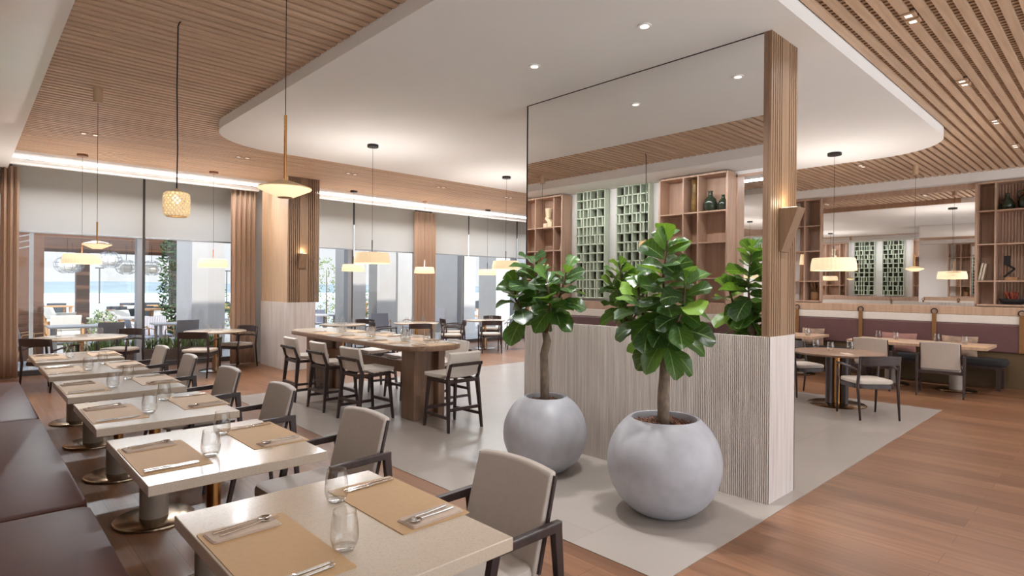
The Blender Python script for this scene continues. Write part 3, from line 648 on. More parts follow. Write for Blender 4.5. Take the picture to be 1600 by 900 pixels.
# ---- upholstered armchair, front towards local +x
def arm_chair():
    t = thing('upholstered_armchair', 'x', 'chair')
    a = MB(); a.prism(rrect(-.235, .27, -.245, .245, .06, 5), .365, .455, .028); a.build('seat', 'taupe', t, smooth='auto')
    b = MB()
    def fn(u, v):
        y = (u - .5) * .49; z = .40 + .41 * v
        x = -.205 - .085 * v - .02 * v * v - .022 * (1 - (2 * u - 1) ** 2)
        return (x, y * (1 - .02 * v), z + .012 * (1 - (2 * u - 1) ** 2) * v)
    b.grid(fn, 10, 8, thick=(-.042, 0, .006)); b.build('backrest', 'taupe', t, smooth='auto', bevel=.012, seg=3)
    for s in (-1, 1):
        e = MB(); e.bar((-.234, s * .249, .42), (-.333, s * .244, .802), .014, .016); e.build('back_edge_rail', 'walnut', t)

    for s in (-1, 1):
        l = MB(); l.bar((-.298, s * .285, .60), (-.355, s * .285, 0), .045, .034, .026, .024, side=(0, 1, 0)); l.build('leg', 'walnut', t, bevel=.004)
        l = MB(); l.bar((.035, s * .285, .60), (.155, s * .275, 0), .040, .034, .026, .024, side=(0, 1, 0)); l.build('leg', 'walnut', t, bevel=.004)
        l = MB(); l.bar((-.322, s * .285, .612), (.058, s * .285, .602), .034, .042, .032, .036); l.build('armrest', 'walnut', t, bevel=.006)
    l = MB(); l.box(-.25, .12, -.272, -.235, .335, .375); l.box(-.25, .12, .235, .272, .335, .375); l.box(-.28, -.24, -.28, .28, .34, .385); l.box(.07, .105, -.28, .28, .34, .375)
    l.build('seat_frame', 'walnut', t)
    return t
ac = arm_chair()
for k, y in enumerate(TY):
    place(ac, (1.50, y + .02 * (-1) ** k, 0), PI + (.03 if k % 2 else -.02), 'taupe armchair with dark arms at the %s bench table from the camera' % ORD[k], 'cream armchairs along the bench tables')

# ---- table settings
gl = None
def tumbler():
    a = MB(); prof = [(0, .004), (.026, .004), (.036, .012), (.0435, .035), (.045, .055), (.042, .085), (.037, .118), (.0355, .128)]
    a.lathe([(0, .001), (.026, .001)] + prof[2:] + [(.0345, .1285)], 32); a.lathe([(0, .009), (.028, .010), (.036, .013)], 32); o = a.build('drinking_glass', 'glass', smooth=True); return tag(o, 'x', 'glass')
gl = tumbler()
mt_ = MB(); mt_.prism(rrect(-.145, .145, -.28, .28, .006, 3), 0, .003); mat_ = tag(mt_.build('placemat', 'placemat'), 'x', 'placemat')
def napkin():
    a = MB()
    for k in range(3): a.prism(rrect(-.115 + k * .003, .115 - k * .002, -.052 + k * .002, .052 - k * .002, .012, 4), .0003 + k * .0024, .0024 + k * .0024, .0008)
    o = a.build('napkin', 'napkin', smooth='auto'); return tag(o, 'x', 'napkin')
nap = napkin()
def fork():
    a = MB(); a.tube([(.10, 0, .004), (.06, 0, .004), (.0, 0, .005), (-.045, 0, .009), (-.055, 0, .007)], [.0045, .0042, .0026, .0026, .003], 8)
    a.bar((-.052, 0, .0075), (-.068, 0, .0045), .014, .002, .021, .002)
    for j in range(4): a.bar((-.066, (j - 1.5) * .0058, .0045), (-.108, (j - 1.5) * .0055, .0065), .003, .0018, .0018, .0012)
    o = a.build('fork', 'cutlery', smooth='auto'); return tag(o, 'x', 'fork')
def knife():
    a = MB(); a.bar((.115, 0, .0045), (.015, 0, .0045), .014, .007, .010, .006); a.bar((.015, 0, .0045), (.005, 0, .004), .010, .006, .013, .003)
    a.prism([(.006, -.007), (.006, .006), (-.07, .008), (-.10, .006), (-.118, -.002), (-.10, -.007)][::-1], .003, .0048)
    o = a.build('knife', 'cutlery', bevel=.001); return tag(o, 'x', 'knife')
def spoon():
    a = MB(); a.tube([(.10, 0, .004), (.05, 0, .004), (-.04, 0, .008), (-.055, 0, .008)], [.0045, .0036, .0025, .003], 8)
    st_ = len(a.v); a.lathe([(0, -.006), (.010, -.0045), (.017, 0), (.0165, .001), (.009, -.003), (0, -.0045)], 18, (0, 0, 0), 1.35, 1)
    for i in range(st_, len(a.v)): x, y, z = a.v[i]; a.v[i] = (x - .074, y, z + .0085)
    o = a.build('spoon', 'cutlery', smooth='auto'); return tag(o, 'x', 'spoon')
fk, kn, spn = fork(), knife(), spoon()
def setting(cx, cy, z, rz, where, g, full=True, mat=True, glass=2, dy=0):
    """place setting; the diner sits on the local +x side"""
    c, s = math.cos(rz), math.sin(rz)
    W = lambda x, y, h=0: (cx + c * x - s * y, cy + s * x + c * y, z + h)
    if mat: place(mat_, W(0, 0), rz, 'tan placemat, ' + where, 'placemats ' + g)
    h = .0032 if mat else 0.0
    place(nap, W(.015, -.215, h), rz + .05, 'taupe napkin under a fork, ' + where, 'napkins ' + g)
    place(fk, W(.0, -.205, h + .0073), rz + .16, 'steel fork on a napkin, ' + where, 'forks ' + g)
    if full: place(spn, W(.01, -.232, h + .0073), rz + .10, 'steel spoon beside the fork, ' + where, 'spoons ' + g)
    place(kn, W(.01, .215, h), rz + .05, 'inner steel knife, ' + where, 'knives ' + g)
    if full: place(kn, W(.014, .24, h), rz + .07, 'outer steel knife, ' + where, 'knives ' + g)
    if glass > 0: place(gl, W(-.17, .15, .0005), 0, 'clear stemless glass, ' + where, 'glasses ' + g)
    if glass > 1: place(gl, W(-.20, .03, .0005), 0, 'second clear glass, ' + where, 'glasses ' + g)
for k, y in enumerate(TY):
    setting(TX + .272, y + .06, ZT, 0, 'aisle side, %s bench table from the camera' % ORD[k], 'on the bench tables', True, True, 1)
    setting(TX - .240, y - .04, ZT, PI, 'bench side, %s bench table from the camera' % ORD[k], 'on the bench tables', True, True, 1)

# ---- counter table and stools
ZB = 0.90
def counter_table():
    t = thing('counter_table', 'long oak counter height table with rounded ends and cream stools around it', 'table', (4.11, 7.33, 0))
    a = MB(); a.prism(rrect(-.43, .43, -1.80, 1.80, .36, 10), ZB - .06, ZB, .014); a.build('tabletop', 'bar_wood', t, smooth='auto')
    a = MB(); a.prism(rrect(-.417, .417, -1.787, 1.787, .35, 10), ZB, ZB + .002); a.build('table_inlay', 'stone', t)
    for y in (-1.34, 1.34):
        a = MB(); a.box(-.225, -.125, y - .19, y + .09, 0, ZB - .06); a.box(.125, .225, y - .19, y + .09, 0, ZB - .06); a.box(-.125, .125, y - .10, y + .07, 0, ZB - .06)
        a.build('pedestal', 'bar_wood', t, bevel=.012, seg=3)
    a = MB(); a.box(-.03, .03, -1.28, 1.28, .50, .64); a.build('stretcher', 'bar_wood', t, bevel=.005)
counter_table()
def bar_stool():
    t = thing('counter_stool', 'x', 'stool')
    def fn(u, v):
        yy = (2 * u - 1)
        if v < .5:
            q = v / .5; x = .235 - .40 * q; z = .602 + .018 * (1 - q) ** 3 + .028 * abs(yy) ** 3 * q
        else:
            q = (v - .5) / .5; x = -.165 - .085 * q + .02 * abs(yy) ** 2 * q; z = .600 + .275 * q ** 1.15 + .028 * abs(yy) ** 3 * (1 - q)
            x += .05 * (1 - q) ** 2 * -.4
        return (x, yy * (.225 - .012 * abs(2 * v - 1)), z)
    def th(p): return (-.010, 0, -.042) if p.x > -.12 else (-.036, 0, -.014)
    a = MB(); a.grid(fn, 10, 20, thick=th); a.build('seat_shell', 'cream', t, smooth='auto', bevel=.008, seg=2)
    for s in (-1, 1):
        l = MB(); l.bar((-.212, s * .205, .575), (-.265, s * .235, 0), .052, .036, .028, .026, side=(0, 1, 0)); l.bar((-.205, s * .212, .56), (-.272, s * .212, .745), .042, .026, .026, .022, side=(0, 1, 0)); l.build('leg', 'walnut', t, bevel=.004)
        l = MB(); l.bar((.165, s * .19, .565), (.215, s * .215, 0), .040, .036, .026, .026, side=(0, 1, 0)); l.build('leg', 'walnut', t, bevel=.004)
        l = MB(); l.bar((-.252, s * .228, .16), (.20, s * .208, .16), .020, .034); l.build('stretcher', 'walnut', t)
        l = MB(); l.bar((-.225, s * .205, .548), (.18, s * .19, .545), .032, .036); l.build('seat_rail', 'walnut', t)
    l = MB(); l.bar((-.246, -.225, .245), (-.246, .225, .245), .020, .036); l.build('stretcher', 'walnut', t)
    l = MB(); l.bar((.198, -.205, .21), (.198, .205, .21), .024, .036); l.build('footrest', 'walnut', t)
    l = MB(); l.bar((-.29, -.215, .74), (-.29, .215, .74), .024, .036); l.build('back_rail', 'walnut', t, bevel=.004)
    l = MB(); l.bar((-.22, -.2, .548), (-.22, .2, .548), .03, .036); l.build('seat_rail', 'walnut', t)
    return t
bs = bar_stool()
SG = 'cream counter stools'
place(bs, (3.57, 6.32, 0), 0.05, 'cream counter stool facing the bench tables, closest to the head of the counter', SG)
place(bs, (3.57, 7.17, 0), 0.0, 'cream counter stool in the middle of the flank facing the bench tables', SG)
place(bs, (3.57, 8.02, 0), -.03, 'cream counter stool facing the bench tables, close to the slatted pillar', SG)
place(bs, (4.08, 5.34, 0), PI / 2, 'cream counter stool standing at the head of the counter table', SG)
place(bs, (4.66, 6.26, 0), PI, 'cream counter stool on the window side, mostly behind the counter pedestal', SG)
place(bs, (4.66, 7.18, 0), PI, 'cream counter stool seen under the counter top, middle of the window side', SG)
place(bs, (4.66, 8.06, 0), PI, 'cream counter stool on the window-side flank at the pillar end of the counter', SG)
for k, yy in enumerate((6.32, 7.17, 8.02)):
    setting(3.85, yy, ZB + .002, PI, 'before the %s stool, bench-facing counter flank' % ORD[k], 'on the counter', False, True, 2)
    setting(4.37, yy + .05, ZB + .002, 0, 'before the %s stool, window flank of counter' % ORD[k], 'on the counter', False, True, 2)
setting(4.11, 5.71, ZB + .002, -PI / 2, 'at the head of the counter table', 'on the counter', False, True, 2)

# ---- curved-rail armchair for the round tables, front to +x
def rail_chair():
    t = thing('rail_back_armchair', 'x', 'chair')
    a = MB(); a.prism(rrect(-.22, .24, -.24, .24, .10, 6), .425, .475, .018); a.build('seat', 'cream_fabric', t, smooth='auto')
    a = MB(); a.prism(rrect(-.225, .245, -.245, .245, .10, 6), .375, .424); a.build('seat_frame', 'walnut', t, smooth='auto')
    for s in (-1, 1):
        l = MB(); l.tube([(-.285, s * .235, 0), (-.235, s * .242, .42), (-.262, s * .24, .62), (-.285, s * .232, .775)], [.012, .019, .017, .014], 10); l.build('leg', 'walnut', t, smooth=True)
        l = MB(); l.tube([(.235, s * .245, 0), (.215, s * .252, .43), (.195, s * .262, .645)], [.011, .018, .013], 10); l.build('leg', 'walnut', t, smooth=True)
        l = MB(); l.tube([(.215, s * .264, .648), (.05, s * .275, .650), (-.12, s * .268, .635), (-.262, s * .243, .60)], [.013, .016, .015, .012], 10); l.build('armrest', 'walnut', t, smooth=True)
    def fn(u, v):
        q = 2 * u - 1; return (-.278 - .065 * (1 - q * q) - .012 * v, q * .252, .672 + .108 * v + .012 * (1 - q * q) * v)
    a = MB(); a.grid(fn, 14, 3, thick=(.020, 0, 0)); a.build('back_rail', 'walnut', t, smooth='auto', bevel=.006)
    return t
rc = rail_chair()
def face(x, y, tx, ty): return math.atan2(ty - y, tx - x)
def round_table(x, y, r, z, label, topmat='stone', base='steel', rb=.27, sleeve='bronze', three=False):
    t = thing('round_table', label, 'table', (x, y, 0), 0)
    a = MB(); a.lathe([(0, z - .03), (r - .02, z - .03), (r, z - .012), (r, z - .003), (r - .004, z), (0, z)], 56); a.build('tabletop', topmat, t, smooth='auto')
    if three:
        for k in range(3):
            an = R(20 + 120 * k); a = MB(); a.cyl(.11 * math.cos(an), .11 * math.sin(an), .03, z - .03, .045, 20); a.build('column', 'walnut', t, smooth='auto')
        a = MB(); a.cyl(0, 0, .03, z - .03, .07, 20); a.build('column', 'brass', t, smooth='auto')
    else:
        a = MB(); a.cyl(0, 0, .02, z - .03, .03, 20); a.build('column', 'brass', t, smooth='auto')
        a = MB(); a.cyl(0, 0, .02, .26, .06, 20); a.build('column_sleeve', sleeve, t, smooth='auto')
    a = MB(); a.lathe([(0, 0), (rb, 0), (rb + .008, .01), (rb - .01, .022), (0, .026)], 40); a.build('base_plate', base, t, smooth='auto')
LB1 = (1.40, 11.52); LB2 = (3.42, 11.62); RB1 = (6.15, 12.0); RB2 = (7.72, 11.45); RB3 = (9.78, 11.40)
round_table(*LB1, .62, .74, 'round pale table beyond the end of the bench row, beside the corner curtain')
round_table(*LB2, .52, .74, 'round pale table close to the slatted pillar in the first window bay')
round_table(*RB1, .50, .74, 'round pale table behind the far end of the counter by the window')
round_table(*RB2, .52, .74, 'round pale table before the middle curtain')
round_table(*RB3, .52, .74, 'round pale table on a steel base in the far window bay')
RT = (8.86, 2.82)
round_table(*RT, .57, .735, 'round dark wood table on three columns beyond the oak end post', 'bar_wood', 'bronze', .36, three=True)
CG = 'dark rail-back armchairs'
for (x, y, tt, lb) in (
    (.98, 11.12, LB1, 'dark rail-back armchair at the end of the bench row, beside the corner curtain'),
    (2.02, 12.14, LB1, 'dark rail-back armchair before the first window post'),
    (3.02, 11.12, LB2, 'dark rail-back armchair in front of the round table by the oak pillar'),
    (3.86, 11.84, LB2, 'dark rail-back armchair tucked between pillar curtain and round table'),
    (5.42, 11.95, RB1, 'dark rail-back armchair just behind the slatted pillar'),
    (6.80, 12.45, RB1, 'dark rail-back armchair with its back to the glass beyond the counter'),
    (7.36, 10.80, RB2, 'dark rail-back armchair whose back faces the counter, before the middle curtain'),
    (7.02, 11.68, RB2, 'dark rail-back armchair seen sideways beyond the counter glasses'),
    (8.42, 11.02, RB2, 'dark rail-back armchair turned towards the middle curtain table, arms sideways'),
    (9.02, 11.72, RB3, 'dark rail-back armchair on the curtain side of the far window table'),
    (9.36, 10.72, RB3, 'dark rail-back armchair in front of the far window table, back to the camera'),
    (10.42, 10.92, RB3, 'dark rail-back armchair beside the planter wall edge at the far window table'),
    (10.5, 12.0, RB3, 'dark rail-back armchair on the glass side of the far window table'),
    (8.35, 2.31, RT, 'dark rail-back armchair standing on the tile corner at the round dark table'),
    (9.28, 3.44, RT, 'dark rail-back armchair half hidden behind the oak end post')):
    place(rc, (x, y, 0.004 if 2.78 < x < 9.4 and y < 8 else 0), face(x, y, *tt), lb, CG)
for tt, nm_, spots in ((LB1, 'beside the corner curtain', [(.1, .1), (.25, .05), (-.28, .2)]), (LB2, 'close to the slatted pillar', [(-.1, .1), (.12, .12)]), (RB1, 'behind the counter', [(-.15, 0), (.05, .1), (.2, -.1)]),
                     (RB2, 'before the middle curtain', [(-.2, .1), (.0, .15), (.2, .0)]), (RB3, 'in the far window bay', [(-.15, .1), (.2, .0)]), (RT, 'beyond the oak end post', [(.30, .38), (.38, -.05), (.05, .1)])):
    for k, (dx, dy) in enumerate(spots):
        place(gl, (tt[0] + dx, tt[1] + dy, (.735 if tt is RT else .74) + .0005), 0, '%s drinking glass on the round table %s' % (ORD[k], nm_), 'glasses on round tables')
    place(nap, (tt[0] - .25, tt[1] - .2, (.735 if tt is RT else .74)), .6, 'folded napkin on the round table ' + nm_, 'napkins on round tables')

# ---- banquette along the far wall
def banquette(y0, y1, label):
    t = thing('banquette', label, 'banquette', (12.45, (y0 + y1) / 2, 0), 0, 'banquette bays')
    h = (y1 - y0) / 2
    a = MB(); a.box(0, .28, -h, h, 0, .58); a.build('base_panel', 'olive', t)
    a = MB(); a.box(-.035, .28, -h + .012, h - .012, .582, 1.045); a.build('backrest', 'plum_leather', t, bevel=.02)
    a = MB(); a.box(-.025, .28, -h + .012, h - .012, 1.047, 1.185); a.build('head_band', 'cream', t, bevel=.012)
    a = MB(); a.box(-.02, .30, -h, h, 1.188, 1.325); a.build('ledge', 'pink_wood', t, bevel=.004)
    s = MB(); s.box(-.055, -.037, h - .032, h + .032, .59, 1.20); sp0 = s.build('strap', 'tan_leather', t, bevel=.004)
    s = MB(); s.tube([(-.045 + .0 * k, h + .045 * math.cos(2 * PI * k / 20), 1.232 + .045 * math.sin(2 * PI * k / 20)) for k in range(21)], .009, 8); s.build('strap_ring', 'dark_metal', sp0, smooth=True)
    return t
for k, (a_, b_, lb) in enumerate(((.08, 1.23, 'plum banquette bay under the tall shelf with jugs'), (1.23, 2.394, 'plum banquette bay with the patterned cushion, near the dark bench end'),
                                   (2.394, 3.546, 'plum banquette bay with the rose cushion'), (3.546, 4.70, 'plum banquette bay closest to the oak end post'), (4.70, 5.85, 'plum banquette bay hidden behind the planter wall'))):
    banquette(a_, b_, lb)
def low_bench(yc=2.42, lb='dark upholstered bench on short legs before the plum banquette'):
    t = thing('low_bench', lb, 'bench', (12.2, yc, 0))
    a = MB(); a.prism(rrect(-.20, .20, -1.05, 1.05, .07, 6), .385, .49, .04); a.build('seat_cushion', 'black_fabric', t, smooth='auto')
    for x in (-.15, .15):
        for y in (-.95, .95):
            a = MB(); a.box(x - .03, x + .03, y - .03, y + .03, 0, .34); a.build('leg', 'walnut', t)
    a = MB(); a.box(-.18, .18, -1.0, 1.0, .34, .384); a.build('frame', 'walnut', t)
low_bench()
low_bench(4.75, "second dark upholstered bench half hidden behind the oak end post")
def long_table(y0, y1, label, npost):
    t = thing('dining_table', label, 'table', (11.32, (y0 + y1) / 2, 0))
    h = (y1 - y0) / 2
    a = MB(); a.box(-.44, .44, -h, h, ZT - .045, ZT); a.build('tabletop', 'pink_wood', t, bevel=.004)
    for y in npost:
        a = MB(); a.cyl(.26, y, .28, ZT - .045, .04, 20); a.build('column', 'dark_metal', t, smooth='auto')
        a = MB(); a.cyl(.26, y, .02, .28, .09, 24); a.build('column_sleeve', 'sleeve', t, smooth='auto')
        a = MB(); a.lathe([(0, 0), (.27, 0), (.278, .01), (.26, .022), (0, .026)], 40, (.26, y, 0)); a.build('base_plate', 'bronze', t, smooth='auto')
long_table(1.46, 3.32, 'long rose oak table before the banquette with two cream armchairs', (-.45, .45))
long_table(3.88, 5.6, 'rose oak banquette table half hidden behind the oak end post', (-.4, .4))
place(ac, (10.98, 2.02, 0), .12, 'taupe armchair at the banquette table on the aisle end', 'cream armchairs at the banquette table')
place(ac, (11.0, 2.92, 0), .02, 'taupe armchair at the banquette table, partly behind the dark rail-back chair', 'cream armchairs at the banquette table')
for k, (x, y) in enumerate(((11.65, 3.05), (11.50, 2.75), (11.60, 2.2), (11.38, 1.80))):
    place(gl, (x, y, ZT + .0005), 0, '%s clear glass along the long banquette table from the post side' % ORD[k], 'glasses on the banquette table')
place(gl, (11.1, 4.02, ZT + .0005), 0, 'clear glass on the banquette table half hidden by the oak post', 'glasses on the banquette table')
place(gl, (11.3, 4.1, ZT + .0005), 0, 'another clear glass on the half hidden banquette table', 'glasses on the banquette table')
for k, y in enumerate((1.75, 2.9)):
    place(mat_, (11.08, y, ZT), 0, 'tan placemat on the long banquette table before the %s armchair' % ('aisle-side', 'post-side')[k], 'placemats on the banquette table')
def cushion(x, y, z, wd, label, mat, rz=0, ht=.34):
    a = MB()
    pts = lambda s: [[(s * .075 * (max(0, (1 - abs(2 * i / 8 - 1) ** 2.4)) * max(0, (1 - abs(2 * j / 8 - 1) ** 2.4))) ** .5, (i / 8 - .5) * wd * (1 - .06 * (1 - abs(2 * j / 8 - 1))), (j / 8 - .5) * ht * (1 - .06 * (1 - abs(2 * i / 8 - 1)))) for j in range(9)] for i in range(9)]
    for s in (-1, 1):
        q = pts(s); o = len(a.v); a.v += [p for r in q for p in r]
        for i in range(8):
            for j in range(8):
                f = (o + i * 9 + j, o + (i + 1) * 9 + j, o + (i + 1) * 9 + j + 1, o + i * 9 + j + 1); a.f.append(f if s < 0 else f[::-1])
    o = a.build('cushion', mat, smooth=True); o.location = (x, y, z); o.rotation_euler = (0, R(12), rz); tag(o, label, 'cushion', 'cushions on the banquette')
# cushions rest on the seat behind the dark bench
cushion(12.30, 4.36, .66, .42, 'taupe patterned cushion on the banquette beside the oak end post', 'cushion_a')
cushion(12.30, 2.90, .66, .55, 'rose cushion leaning on the banquette behind the long table', 'cushion_b')
cushion(12.30, 2.02, .66, .50, 'taupe patterned cushion leaning on the banquette behind the glasses', 'cushion_a')
# ================================================================== pendant lamps
def shade_pendant(x, y, zc, label, d=.48, zb=1.90, can='dark_metal', canr=.075):
    t = thing('pendant_lamp', label, 'pendant lamp', (x, y, 0), 0, 'drum pendant lamps')
    r = d / 2; a = MB(); n = 72; h = .145 * d / .48
    prof = [(r - .006, zb + .002), (r, zb), (r - .004, zb + h * .45), (r - .022, zb + h - .008), (r - .03, zb + h), (r - .034, zb + h - .002), (r - .026, zb + h - .01)]
    a.lathe(prof, n)
    for i, p in enumerate(a.v):                       # fine pleats
        k = (i % n) % 2; q = 1 + (.006 if k else -.004); a.v[i] = (p[0] * q, p[1] * q, p[2])
    sh = a.build('lamp_shade', 'shade', t)
    a = MB(); a.lathe([(0, zb + .018), (r - .008, zb + .018), (r - .008, zb + .022), (0, zb + .022)], 40); a.build('diffuser', 'lamp_diffuser', sh)
    a = MB(); a.tube([(0, 0, zb + .02), (0, 0, zb + h + .17)], .008, 8); a.tube([(-r + .03, 0, zb + h - .006), (r - .03, 0, zb + h - .006)], .003, 6); a.tube([(0, -r + .03, zb + h - .006), (0, r - .03, zb + h - .006)], .003, 6); a.build('stem', can, t)
    a = MB(); a.tube([(0, 0, zb + h + .17), (0, 0, zc - .03)], .0022, 6); a.build('cord', 'black', t)
    a = MB(); a.cyl(0, 0, zc - .035, zc, canr, 24); a.build('ceiling_canopy', can, t, smooth='auto')
    area('lamp_uplight', (x, y, zb + .03), d * .8, 14, rot=(PI, 0, 0))
shade_pendant(4.06, 7.10, ZP, 'drum pendant lamp over the middle of the counter table')
shade_pendant(6.88, 7.48, ZP, 'drum pendant lamp partly hidden by fig leaves, hung from the white panel', can='dark_metal')
shade_pendant(6.10, 11.45, ZC, 'drum pendant lamp just beyond the slatted pillar')
shade_pendant(8.05, 11.62, ZC, 'drum pendant lamp in front of the middle curtain', can='slat', canr=.05)
shade_pendant(10.1, 11.70, ZC, 'drum pendant lamp at the far window bay, beside the fig leaves')
shade_pendant(1.37, 11.32, ZC, 'drum pendant lamp over the round table by the corner curtain', d=.52, can='copper_can')
shade_pendant(3.29, 11.35, ZC, 'drum pendant lamp over the round table by the oak pillar', d=.49, can='copper_can')
shade_pendant(8.90, 2.89, ZP, 'drum pendant lamp over the round dark table beyond the oak post', d=.58, zb=1.86, canr=.09)
def disc_pendant(x, y, zc, zb, label, r=.13, rod=.34, can=True):
    t = thing('disc_pendant_lamp', label, 'pendant lamp', (x, y, 0), 0, 'disc pendant lamps')
    a = MB(); a.lathe([(r * .30, zb), (r * .97, zb + .040), (r, zb + .046)], 48); gd = a.build('glow_disc', 'disc_glow', t, smooth='auto')
    a = MB(); a.lathe([(r, zb + .046), (r * .985, zb + .052), (r * .55, zb + .072), (.03, zb + .084), (0, zb + .086)], 48); a.build('upper_disc', 'disc_top', t, smooth='auto')
    a = MB(); a.lathe([(0, zb - .004), (r * .24, zb - .003), (r * .3, zb + .001), (r * .24, zb + .004), (0, zb + .004)], 32); a.build('finial', 'brass', gd, smooth='auto')
    a = MB(); a.tube([(0, 0, zb + .08), (0, 0, zb + .08 + rod)], .0075, 10); a.build('rod', 'brass', t, smooth='auto')
    a = MB(); a.tube([(0, 0, zb + .08 + rod), (0, 0, zc - .02)], .0022, 6); a.build('cord', 'black', t)
    a = MB(); a.cyl(0, 0, zc - .15, zc, .042, 20); a.build('ceiling_canopy', 'oak', t, smooth='auto')
disc_pendant(1.20, 2.975, ZC, 2.045, 'glowing disc pendant lamp with copper rod, over the second bench table')
disc_pendant(1.02, 7.38, ZC, 1.955, 'small glowing disc pendant lamp over the farther bench tables', rod=.20)
disc_pendant(11.3, 2.45, ZC, 1.90, 'glowing disc pendant lamp before the banquette mirror', rod=.2)
def bubble_pendant(x, y, zc, z0, z1, label):
    t = thing('woven_pendant_lamp', label, 'pendant lamp', (x, y, 0))
    R0 = .088; a = MB()
    def rad(v): return R0 * (1 - .10 * abs(2 * v - 1) ** 3 - .12 * max(0, abs(2 * v - 1) - .86) / .14)
    for sgn in (1, -1):
        for k in range(18):
            pts = []
            for i in range(15):
                v = i / 14; an = 2 * PI * (k / 18 + sgn * v * .27); r = rad(v) + .003 * sgn * math.cos(i * PI)
                pts.append((r * math.cos(an), r * math.sin(an), z0 + (z1 - z0) * v))
            a.tube(pts, .0062, 6, cap=False)
    ws = a.build('woven_shade', 'woven_glow', t, smooth=True)
    a = MB()
    for v in (0, 1):
        rr = rad(v); a.tube([(rr * math.cos(2 * PI * k / 24), rr * math.sin(2 * PI * k / 24), z0 + (z1 - z0) * v) for k in range(25)], .006, 6, cap=False)
    a.build('shade_rim', 'disc_top', ws, smooth=True)
    a = MB(); a.lathe([(0, z1 - .006), (R0 * .8, z1 - .006), (R0 * .8, z1 + .002), (.02, z1 + .006), (.014, z1 + .03), (0, z1 + .03)], 28); a.build('cap', 'disc_top', t, smooth='auto')
    a = MB(); a.lathe([(0, z1 - .09), (.022, z1 - .08), (.03, z1 - .055), (.022, z1 - .03), (0, z1 - .012)], 20); a.build('bulb', 'bulb', t, smooth=True)
    a = MB(); a.tube([(0, 0, z1 + .02), (.004, .0, z1 + .35), (-.003, 0, z1 + .8), (.002, 0, zc - .04), (.012, 0, zc - .008), (.03, 0, zc + .01)], .005, 8); a.build('cord', 'black', t, smooth=True)
    point('lamp_light', (x, y, z1 - .055), 8.0, .03)
bubble_pendant(1.20, 5.05, ZC, 2.12, 2.30, 'woven drum pendant lamp on a black cord over the bench tables')

# ================================================================== fig trees in round pots
def pot(t, r, ztop, zc):
    prof = [(0, 0)]; a0 = -math.asin(min(1, zc / r * .98)); a1 = math.asin((ztop - zc) / r)
    n = 26; pr = []
    for k in range(n + 1):
        a = a0 + (a1 - a0) * k / n; pr.append((r * math.cos(a), max(0, zc + r * math.sin(a))))
    r1 = pr[-1][0]
    prof += pr + [(r1 - .012, ztop + .006), (r1 - .026, ztop + .002), (r1 - .03, ztop - .03), (r1 - .02, ztop - .10), (0, ztop - .10)]
    m = MB(); m.lathe(prof, 64); m.build('pot', 'concrete', t, smooth='auto')
    rnd = random.Random(4)
    s = MB(); s.lathe([(0, ztop - .042), (r1 * .5, ztop - .045), (r1 - .024, ztop - .055)], 40); so = s.build('soil', 'bark_chips', t)
    s = MB()
    for k in range(150):
        an = rnd.random() * 2 * PI; rr = (r1 - .05) * math.sqrt(rnd.random()); x, y = rr * math.cos(an), rr * math.sin(an); d = rnd.random() * PI
        l = rnd.uniform(.012, .03); s.bar((x - l * math.cos(d), y - l * math.sin(d), ztop - .047), (x + l * math.cos(d), y + l * math.sin(d), ztop - .036 + rnd.random() * .008), .016, .008)
    tag(s.build('bark_chips', 'bark_chips', so), kind='stuff')
def add_leaf(m, base, d, nrm, L, W, droop, curl, rnd):
    d = Vector(d).normalized(); nrm = Vector(nrm); s = d.cross(nrm); s = s.normalized() if s.length > 1e-4 else d.orthogonal().normalized(); nrm = s.cross(d).normalized()
    nu, nv = 6, 9; vs = []; uv = []; ph = rnd.random() * 6
    b = Vector(base)
    for i in range(nv + 1):
        v = i / nv
        hw = max(.004, W * 1.06 * v ** .62 * math.sqrt(max(0, 1 - v ** 5)) * (1 - .10 * math.sin(PI * v) ** 2)) if v < 1 else W * .12
        along = L * v; down = droop * L * v * v
        for j in range(nu + 1):
            u = 2 * j / nu - 1
            wav = .05 * W * math.sin(ph + v * 15 + (2 if u > 0 else 0)) * u * u
            p = b + d * (along * (1 - .25 * droop * v)) + s * (u * hw) + nrm * (curl * abs(u) ** 1.4 * hw + wav) + Vector((0, 0, -down))
            vs.append(p); uv.append((u, v))
    fs = [(i * (nu + 1) + j, i * (nu + 1) + j + 1, (i + 1) * (nu + 1) + j + 1, (i + 1) * (nu + 1) + j) for i in range(nv) for j in range(nu)]
    m.add(vs, fs, uv)
